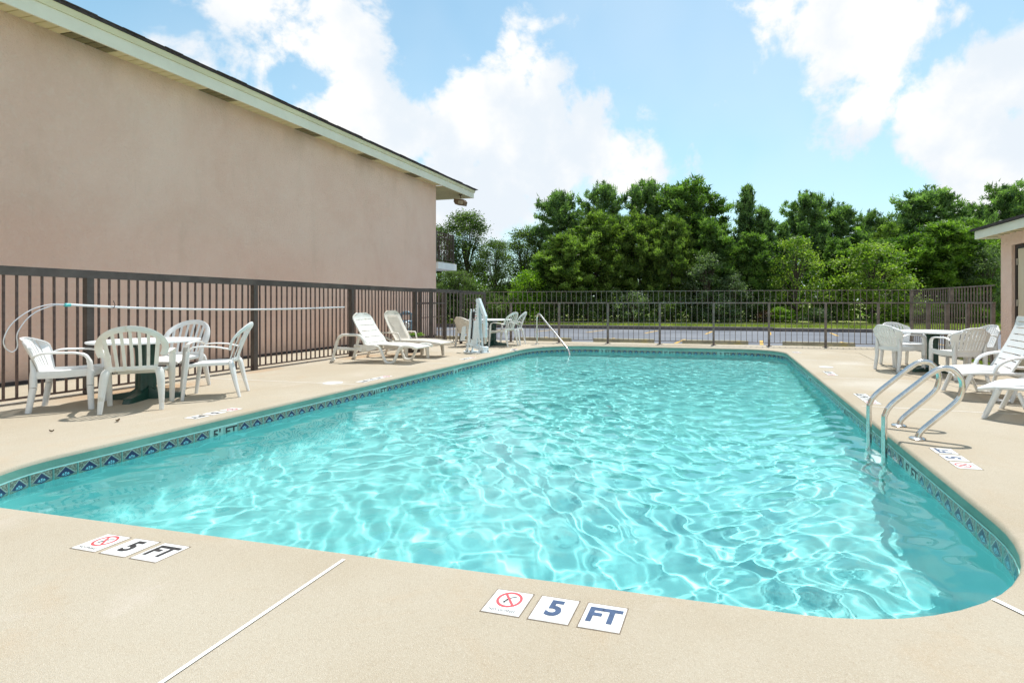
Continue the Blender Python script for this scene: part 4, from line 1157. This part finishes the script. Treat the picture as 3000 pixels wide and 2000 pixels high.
inst('pictogram', text_mesh('!  ∆', .04, M_black, .001), st, (.025, -.0622, .79), (R(90), 0, 0))

# ---------------------------------------------------------------- planter, gas meter
pt = tag(empty('flower_planter', (-7.02, 10.85, 0)), 'dark brown round planter with low green plants by the left fence', 'planter')
MB().lathe([(0, 0), (.17, 0), (.19, .05), (.235, .30), (.27, .33), (.27, .36), (.25, .365), (.235, .33), (0, .325)], 22).build('pot', M_pot, pt)
MB().lathe([(0, .30), (.232, .30), (.23, .335), (0, .34)], 16).build('soil', M_soil, pt)


def leaves_mesh(name, centers, size, m, tints, normal_up=.3, aspect=1.0, rng=None):
    """one small quad per centre with random orientation; centers (N,3), tints (N,)"""
    rng = rng or np.random.default_rng(1); n_ = len(centers)
    nv = rng.normal(size=(n_, 3)); nv[:, 2] = np.abs(nv[:, 2]) + normal_up; nv /= np.linalg.norm(nv, axis=1)[:, None]
    a = np.cross(nv, rng.normal(size=(n_, 3))); a /= np.linalg.norm(a, axis=1)[:, None]; b = np.cross(nv, a)
    sz = size * (.6 + .8 * rng.random(n_))[:, None]
    a = a * sz * .5; b = b * sz * .5 * aspect
    V = np.empty((n_, 4, 3)); V[:, 0] = centers - a; V[:, 1] = centers - b * .9 + a * .1; V[:, 2] = centers + a; V[:, 3] = centers + b * .9 + a * .1
    return raw_mesh(name, V.reshape(-1, 3), 4, n_, np.repeat(tints, 4), m)


def raw_mesh(name, V, k, nf, tint, m):
    me = bpy.data.meshes.new(name); me.vertices.add(len(V)); me.vertices.foreach_set('co', V.astype(np.float32).ravel())
    me.loops.add(k * nf); me.polygons.add(nf)
    me.loops.foreach_set('vertex_index', np.arange(k * nf, dtype=np.int32)); me.polygons.foreach_set('loop_start', np.arange(0, k * nf, k, dtype=np.int32))
    me.update(calc_edges=True)
    at = me.attributes.new('tint', 'FLOAT', 'POINT'); at.data.foreach_set('value', tint.astype(np.float32)); me.materials.append(m); return me


r9 = np.random.default_rng(9)
c9 = np.stack([r9.normal(0, .11, 260), r9.normal(0, .11, 260), .37 + .05 * r9.random(260)], 1)
inst('plants', leaves_mesh('plants', c9, .05, F_pot, r9.random(260), .6, rng=r9), pt)['kind'] = 'stuff'

gm = tag(empty('gas_meter', (-9.22, 13.9, 0)), 'blue-grey gas meter with pipes standing against the base of the hotel wall', 'gas meter')
gm.rotation_euler = (0, 0, R(30))
MB().bbox(-.17, -.12, .30, .17, .12, .62, .03).build('meter_body', M_meter, gm)
MB().lathe([(0, 0), (.10, 0), (.11, .02), (.09, .05), (0, .05)], 16).xf(Matrix.Translation((0, -.12, .47)) @ Matrix.Rotation(R(90), 4, 'X')).build('dial', mat('pale_dial', (.6, .66, .68), .3, var=.1), gm)
MB().tube(bez([(-.13, 0, .60), (-.13, 0, .78), (-.10, 0, .84), (.0, 0, .86), (.10, 0, .84), (.13, 0, .78), (.13, 0, .60)], 4), .03, 10).build('pipe', M_meter, gm)
MB().tube([(-.26, 0, .80), (.26, 0, .80)], .024, 10).build('pipe', M_meter, gm)
MB().tube([(-.26, 0, .80), (-.26, 0, -.05)], .024, 10).build('pipe', M_meter, gm)
MB().tube([(.0, .05, .30), (.0, .05, -.05)], .03, 10).build('pipe', M_meter, gm)
MB().lathe([(0, 0), (.12, .02), (.14, .10), (.10, .2), (0, .22)], 14, (-.32, -.05, .25)).build('regulator', M_meter, gm)

# ---------------------------------------------------------------- trees


def env_pine(v, kind):
    if kind == 'cone': return (1 - v) ** .75 * (0.55 + .45 * min(1, v * 6))
    if kind == 'round': return math.sqrt(max(0, 1 - ((v - .52) / .5) ** 2)) * (.9 if v > .5 else 1)
    return math.sin(math.pi * min(1, (.10 + .90 * v))) ** .6


def pine_meshes(seed, H_, Rr, v0, kind, nbr, clump=.34, spikes=26, m=F_pine_d, tipup=.35):
    rg_ = np.random.default_rng(seed); cen = []; tb_ = MB()
    lean = rg_.normal(0, .02, 2)
    def axis(z): return Vector((lean[0] * z + .08 * math.sin(z * .7 + seed), lean[1] * z + .08 * math.cos(z * .5 + seed), z))
    tb_.tube([axis(H_ * t) for t in np.linspace(0, .97, 9)], .12, 7)
    # taper the trunk by hand
    nring = 9
    for k in range(nring):
        c = axis(H_ * (.97 * k / 8)); f = 1.15 - 1.05 * k / 8
        for i in range(7):
            v = Vector(tb_.v[k * 7 + i]); tb_.v[k * 7 + i] = tuple(c + (v - c) * f * (H_ / 8))
    lum = rg_.uniform(0, 6.28, 6)
    for b in range(nbr):
        v = (b + .5) / nbr; v = v0 + (1 - v0) * v ** .9; az = b * 2.399 + rg_.normal(0, .3)
        e = env_pine((v - v0) / (1 - v0), kind)
        ln = Rr * e * (.72 + .42 * rg_.random()) * (1 + .28 * math.sin(az * 2 + lum[0] + v * 7) * math.sin(v * 9 + lum[1]))
        if ln < .15: ln = .15
        p0 = axis(v * H_); rise = tipup * (.2 + v) * ln + rg_.normal(0, .12)
        d0 = Vector((math.cos(az), math.sin(az), 0))
        P = [p0, p0 + d0 * ln * .5 + Vector((0, 0, rise * .25)), p0 + d0 * ln + Vector((0, 0, rise))]
        tb_.sweep(P, [.035, .022, .010], [.035, .022, .010], None, 4, 2)
        nc = max(2, int(ln / (clump * .62)))
        for q in range(nc):
            t = .30 + .70 * (q + 1) / nc
            base = P[0].lerp(P[1], min(1, t * 2)) if t < .5 else P[1].lerp(P[2], (t - .5) * 2)
            for _ in range(2 if t > .55 else 1):
                cen.append((base.x + rg_.normal(0, clump * .62), base.y + rg_.normal(0, clump * .62), base.z + abs(rg_.normal(0, clump * .35)) - .05, clump * (.75 + .5 * rg_.random())))
    cen.append((*axis(H_), clump)); cen.append((*axis(H_ * .96), clump))
    cen = np.array(cen); n_ = len(cen)
    # spikes fan upward and outward from the clump centre
    d_ = rg_.normal(size=(n_, spikes, 3)); d_[:, :, 2] = np.abs(d_[:, :, 2]) * 1.3 - .1 * rg_.random((n_, spikes)); d_ /= np.linalg.norm(d_, axis=2)[:, :, None]
    ln = cen[:, 3][:, None, None] * (.55 + .6 * rg_.random((n_, spikes, 1)))
    c0 = cen[:, None, :3] + rg_.normal(0, .20, (n_, spikes, 3)) * cen[:, 3][:, None, None] * 1.6
    sd = np.cross(d_, rg_.normal(size=(n_, spikes, 3))); sd /= np.linalg.norm(sd, axis=2)[:, :, None]
    wd = .030 + .022 * rg_.random((n_, spikes, 1))
    V = np.empty((n_, spikes, 3, 3)); V[:, :, 0] = c0 - sd * wd; V[:, :, 1] = c0 + sd * wd; V[:, :, 2] = c0 + d_ * ln
    tint = np.clip(rg_.random((n_, 1)) * .75 + rg_.random((n_, spikes)) * .25, 0, 1)
    cm = raw_mesh('crown', V.reshape(-1, 3), 3, n_ * spikes, np.repeat(tint.ravel(), 3), m)
    return tb_.mesh('trunk', M_bark), cm


def leafy_meshes(seed, H_, Rr, v0, m, ncl=110, nl=62, leaf=.11, cr=.42, top=1.0, tree=True, yt=0):
    rg_ = np.random.default_rng(seed); tb_ = MB(); C_ = []
    trunk_top = H_ * .8
    pts = [(0, 0, 0), (.05, .03, H_ * .3), (.0, -.04, H_ * .55), (.06, .02, trunk_top)]
    if tree:
        tb_.sweep(pts, [.10 * H_ / 7, .08 * H_ / 7, .05 * H_ / 7, .02], [.10 * H_ / 7, .08 * H_ / 7, .05 * H_ / 7, .02], None, 7, 2)
    lum = rg_.uniform(0, 6.28, 5)
    for k in range(ncl):
        v = rg_.random() ** .85; z = v0 * H_ + (1 - v0) * H_ * v
        e = math.sqrt(max(0.02, 1 - (abs((v - .42) / .60)) ** 2.2)); az = rg_.random() * 6.283
        rad = Rr * e * (.35 + .65 * rg_.random() ** .5) * (1 + .22 * math.sin(az * 3 + lum[0] + v * 5))
        c = (rad * math.cos(az), rad * math.sin(az), z)
        C_.append(c)
        if k % 2 == 0:
            z0 = max(.05 if tree else 0, z * .55 - .1); p0 = Vector((0, 0, min(trunk_top, z0)))
            tb_.sweep([p0, p0.lerp(Vector(c), .55) + Vector((0, 0, .12)), Vector(c)], [.030, .018, .006], [.030, .018, .006], None, 4, 2)
    C_ = np.array(C_); cs = np.repeat(C_, nl, 0) + rg_.normal(0, 1, (ncl * nl, 3)) * np.array([cr * .55, cr * .55, cr * .34])
    cs[:, 2] = np.maximum(cs[:, 2], .03)
    zt = (cs[:, 2] - cs[:, 2].min()) / (np.ptp(cs[:, 2]) + 1e-6)
    tint = np.clip(np.repeat(rg_.random(ncl), nl) * .55 + rg_.random(ncl * nl) * .45 * (.8 + yt * zt), 0, 1)
    cm = leaves_mesh('crown', cs, leaf, m, tint, .35, rng=rg_)
    return tb_.mesh('trunk', M_bark), cm


def ground_at(px, d_):
    X = (px - 1740) / 1540 * d_
    return (.9707 * X - .2402 * d_, .2402 * X + .9707 * d_)


PM = {
    'airy': pine_meshes(1, 8, 1.9, .32, 'round', 64, .28, 30, F_pine_b),
    'broad': pine_meshes(2, 8, 2.3, .08, 'dome', 112, .28, 28, F_pine_o),
    'dark': pine_meshes(3, 8, 2.0, .12, 'round', 115, .29, 28, F_pine_d),
    'spire': pine_meshes(4, 8, 1.6, .08, 'cone', 130, .27, 28, F_pine_b, .8),
    'bright': pine_meshes(5, 8, 2.2, .04, 'dome', 160, .31, 28, F_pine_l),
    'umbrella': pine_meshes(6, 8, 1.5, .55, 'round', 60, .28, 28, F_pine_b),
    'oak': leafy_meshes(11, 7, 1.7, .22, F_oak, 150, 95, .10, .50),
    'slim': leafy_meshes(12, 7, 1.25, .42, F_oak, 120, 95, .095, .44),
    'grey': leafy_meshes(13, 5, 1.6, .05, F_grey, 110, 62, .10, .42),
    'maple': leafy_meshes(14, 5, 2.0, .03, F_maple, 150, 66, .12, .46),
    'lime': leafy_meshes(15, 3, 1.1, .02, F_lime, 80, 60, .10, .34, tree=False),
    'ytop': leafy_meshes(16, 5, 1.6, .05, F_maple, 100, 60, .11, .44),
    'shrub': leafy_meshes(17, 2, 1.3, .0, F_oak, 70, 60, .10, .38, tree=False),
    'shrub2': leafy_meshes(18, 2, 1.3, .0, F_grey, 70, 60, .10, .38, tree=False),
    'russet': leafy_meshes(19, 1.2, .8, .0, F_brown, 40, 50, .07, .25, tree=False),
}
PH = {'airy': 8, 'broad': 8, 'dark': 8, 'spire': 8, 'bright': 8, 'umbrella': 8, 'oak': 7, 'slim': 7, 'grey': 5, 'maple': 5, 'lime': 3, 'ytop': 5, 'shrub': 2, 'shrub2': 2, 'russet': 1.2}
PR = {'airy': 1.9, 'broad': 2.3, 'dark': 2.0, 'spire': 1.6, 'bright': 2.2, 'umbrella': 1.5, 'oak': 1.7, 'slim': 1.25, 'grey': 1.6, 'maple': 2.0, 'lime': 1.1, 'ytop': 1.6, 'shrub': 1.3, 'shrub2': 1.3, 'russet': .8}


def plant(kind, px, top, d_, hw, name, label, cat, group, rz=None):
    x, y = ground_at(px, d_); h = 1.135 + (887 - top) * d_ / 1540 - .02; sc = h / (PH[kind] * 1.03); sr = (hw * d_ / 1540) / (PR[kind] * 1.12)
    o = empty(name, (x, y, .02), rz if rz is not None else random.uniform(0, 6.28)); o.scale = (sr, sr, sc); tag(o, label, cat, group)
    inst('trunk', PM[kind][0], o); inst('crown', PM[kind][1], o)
    return o


GT = 'trees beyond the parking lot'
T = [('oak', 1285, 655, 33, 62, 'leafy_tree', 'leafy tree showing behind the hotel walkway railing'),
     ('slim', 1368, 618, 33, 66, 'leafy_tree', 'slender tree with a rounded crown and bare lower limbs just right of the hotel'),
     ('oak', 1335, 790, 29, 70, 'leafy_tree', 'low dark leafy tree under the slender tree beside the hotel'),
     ('oak', 1450, 700, 32, 58, 'leafy_tree', 'loose leafy tree left of the rounded grey-green one'),
     ('oak', 1535, 668, 34, 74, 'leafy_tree', 'rounded grey-green leafy tree just left of the tall pines'),
     ('airy', 1640, 572, 34, 80, 'pine_tree', 'airy dark pine at the left end of the tall pines'),
     ('broad', 1655, 690, 29.5, 95, 'pine_tree', 'broad lower pine in front, beneath the leftmost airy pine'),
     ('airy', 1765, 546, 34, 75, 'pine_tree', 'tall pine with an open crown, second from the left end of the pines'),
     ('broad', 1745, 625, 31, 105, 'pine_tree', 'wide olive-green pine below the two leftmost tall pines'),
     ('airy', 1890, 540, 34, 82, 'pine_tree', 'tall flat-topped pine left of the pointed highest one'),
     ('broad', 1870, 630, 31, 90, 'pine_tree', 'mid-height pine with pale tips left of the highest pine'),
     ('dark', 2035, 538, 32, 120, 'pine_tree', 'highest pine with a pointed top in the middle of the wood'),
     ('broad', 1965, 640, 30, 75, 'pine_tree', 'bright-tufted pine in front of the highest pine on its left'),
     ('dark', 2090, 660, 29.5, 80, 'pine_tree', 'dark dense pine in front of the highest pine on its right'),
     ('spire', 2185, 545, 32, 62, 'pine_tree', 'narrow spiky pine right of the highest pine'),
     ('spire', 2240, 610, 31, 70, 'pine_tree', 'sloping blue-green pine right of the narrow spiky one'),
     ('dark', 2190, 690, 29.5, 70, 'pine_tree', 'dark low pine at the foot of the narrow spiky pine'),
     ('spire', 2290, 655, 32, 55, 'pine_tree', 'short blue-green pine in the dip left of the round-headed pine'),
     ('airy', 2362, 572, 36, 80, 'pine_tree', 'round-headed pine standing alone against the sky right of centre'),
     ('airy', 2462, 606, 36, 70, 'pine_tree', 'slightly lower pine touching the right side of the round-headed one'),
     ('dark', 2450, 705, 30, 60, 'pine_tree', 'dark pine left of the bright yellow-green tree'),
     ('umbrella', 2556, 628, 37, 50, 'pine_tree', 'small pine head in the gap left of the big right pine'),
     ('broad', 2600, 660, 33, 80, 'pine_tree', 'green pine directly behind the bright yellow-green tree'),
     ('airy', 2720, 560, 36, 115, 'pine_tree', 'big broad-crowned pine in the right half of the wood'),
     ('dark', 2640, 700, 31, 75, 'pine_tree', 'shaded pine between the yellow-green tree and the vivid green pine'),
     ('bright', 2760, 655, 30, 125, 'pine_tree', 'vivid green dense pine near the pool house'),
     ('bright', 2850, 650, 32, 80, 'pine_tree', 'vivid green pine partly hidden behind the pool house roof'),
     ('airy', 2845, 605, 37, 60, 'pine_tree', 'grey-green pine right of the big broad-crowned pine'),
     ('umbrella', 2938, 550, 41, 66, 'pine_tree', 'tall thin-crowned pine above the pool house roof'),
     ('airy', 3010, 585, 41, 60, 'pine_tree', 'pine cut by the right edge above the pool house roof'),
     ('dark', 2930, 690, 33, 80, 'pine_tree', 'dark pine behind the pool house corner'),
     ('dark', 1590, 745, 30, 55, 'pine_tree', 'dark low pine right of the lime green bush'),
     ('grey', 2075, 745, 28.5, 80, 'leafy_tree', 'small silvery leafy tree in front of the highest pine'),
     ('grey', 2145, 800, 28, 55, 'leafy_tree', 'small glossy leafy tree right of the silvery one'),
     ('ytop', 2335, 695, 29, 82, 'leafy_tree', 'leafy tree with a yellowish top below the round-headed pine'),
     ('maple', 2555, 715, 27.8, 125, 'leafy_tree', 'bright yellow-green layered tree behind the far right fence corner'),
     ('grey', 2895, 725, 28.5, 70, 'leafy_tree', 'glossy leafy tree right beside the pool house wall'),
     ]
for (k, px, top, d_, hw, nm, lb) in T: plant(k, px, top, d_, hw, nm, lb, 'tree', GT)
GSx = 'bushes along the edge of the wood'
B = [('lime', 1545, 795, 28.5, 58, 'lime green bush standing out at the left end of the pines'),
     ('shrub', 1300, 850, 28.5, 60, 'dark bush behind the fence corner beside the hotel'), ('shrub', 1400, 845, 28.5, 60, 'dark bush behind the left end of the far fence'),
     ('shrub', 1480, 870, 28.3, 55, 'low dark bush left of the lime green bush'), ('shrub', 1630, 860, 28.3, 60, 'low dark bush right of the lime green bush'),
     ('shrub', 1720, 870, 28.6, 55, 'dark bush below the wide olive-green pine'), ('shrub2', 1850, 860, 28.2, 60, 'pale leafy bush left of the middle of the far fence'),
     ('shrub', 1800, 850, 29, 60, 'dark bush behind the pale leafy bush'), ('shrub', 1950, 862, 28.3, 60, 'dark bush left of the silvery tree'),
     ('shrub2', 2110, 880, 27.6, 60, 'pale low bush below the silvery tree'), ('russet', 2245, 912, 27.4, 36, 'russet dead brush low in the wood edge'),
     ('lime', 2290, 900, 27.4, 40, 'small fresh green bush right of the russet brush'), ('shrub2', 2390, 905, 27.4, 50, 'low pale bush left of the yellow-green tree'),
     ('shrub', 2220, 850, 29, 70, 'dark bush behind the russet brush'), ('shrub', 2420, 860, 28.5, 60, 'dark bush at the left foot of the yellow-green tree'),
     ('lime', 2700, 880, 28, 60, 'green bush right of the yellow-green tree'), ('shrub', 2790, 860, 28.6, 70, 'dark bush below the vivid green pine'),
     ('lime', 2880, 900, 27.6, 45, 'small green bush next to the pool house wall'), ('shrub', 2050, 850, 29.4, 70, 'dark bush behind the silvery tree'), ('shrub', 2620, 860, 29.2, 70, 'dark bush behind the yellow-green tree')]
for (k, px, top, d_, hw, lb) in B: plant(k, px, top, d_, hw, 'bush', lb, 'bush', GSx)
# the dark wood further back, seen only in the gaps
rgw = np.random.default_rng(77); nW = 26000
Xw = rgw.uniform(-34, 26, nW); Yw = 36 + 6 * rgw.random(nW) + .12 * Xw; top_w = 4.6 + 1.0 * np.sin(Xw * .9) + .7 * np.sin(Xw * 2.3 + 1) - np.clip((-Xw - 9) * .25, 0, 2.4)
Zw = top_w * (rgw.random(nW) ** .8)
wood = leaves_mesh('woodland', np.stack([Xw, Yw, Zw], 1), .34, F_pine_d, rgw.random(nW), .3, rng=rgw)
tag(inst('woodland', wood), 'dark mass of distant wood seen through gaps between the pines', 'woodland', kind='stuff')

# grass blades on the verge and on the lawn at the right
def blades(name, n_, xr, yr, z, h, seed, zf=None):
    g_ = np.random.default_rng(seed); X = g_.uniform(*xr, n_); Y = g_.uniform(*yr, n_)
    b = np.stack([X, Y, np.full(n_, z)], 1); a = g_.random(n_) * 6.28; wv_ = np.stack([np.cos(a), np.sin(a), np.zeros(n_)], 1) * .012 * (h / .08)
    tip = b + np.stack([g_.normal(0, h * .4, n_), g_.normal(0, h * .4, n_), h * (.5 + .9 * g_.random(n_))], 1)
    V = np.stack([b - wv_, b + wv_, tip], 1)
    return raw_mesh(name, V.reshape(-1, 3), 3, n_, np.repeat(np.clip(g_.random(n_) * .7 + .3 * np.sin(X * 1.7) ** 2, 0, 1), 3), F_grass)


tag(inst('grass', blades('grass', 60000, (-24, 22), (24.93, 29.5), .015, .11, 3)), 'sunlit grass verge between the parking lot kerb and the wood', 'grass', kind='stuff')
tag(inst('lawn_grass', blades('lawn_grass', 30000, (4.85, 9.5), (10.9, 13.15), -.172, .09, 4)), 'short grass outside the fence beside the pool house', 'grass', kind='stuff')

# small litter on the deck
M_leaf = mat('dry_leaf', (.12, .08, .04), .8, var=.4, vscale=40)
for (x, y, rz, s_, lb) in ((-5.62, 3.78, .6, .036, 'dry curled leaf on the deck in front of the left chairs'), (-5.72, 3.33, 2.1, .018, 'tiny brown leaf scrap on the deck nearest the camera on the left'), (2.62, 5.0, 1.0, .03, 'tiny brown leaf on the right deck beyond the ladder')):
    mb = MB(); mb.shell([[(u * s_ * (1 - abs(v) ** 2) * .4, v * s_, .006 + .012 * u * u + .010 * v * v) for u in (-1, -.3, .3, 1)] for v in (-.97, -.6, -.2, .2, .6, .97)], lambda j, i: True, .0012)
    o = mb.build('fallen_leaf', M_leaf, None, loc=(x, y, 0)); o.rotation_euler = (0, 0, rz); tag(o, lb, 'leaf', 'dry leaves on the deck')

# everything that can sit in or below the water takes refracted sunlight
for o in [cfo, flo] + [c for c in basin.children] + [c for c in pl.children] + [c for c in hr.children]:
    if o.type == 'MESH':
        o.cycles.is_caustics_receiver = True
        for c in o.children: c.cycles.is_caustics_receiver = True
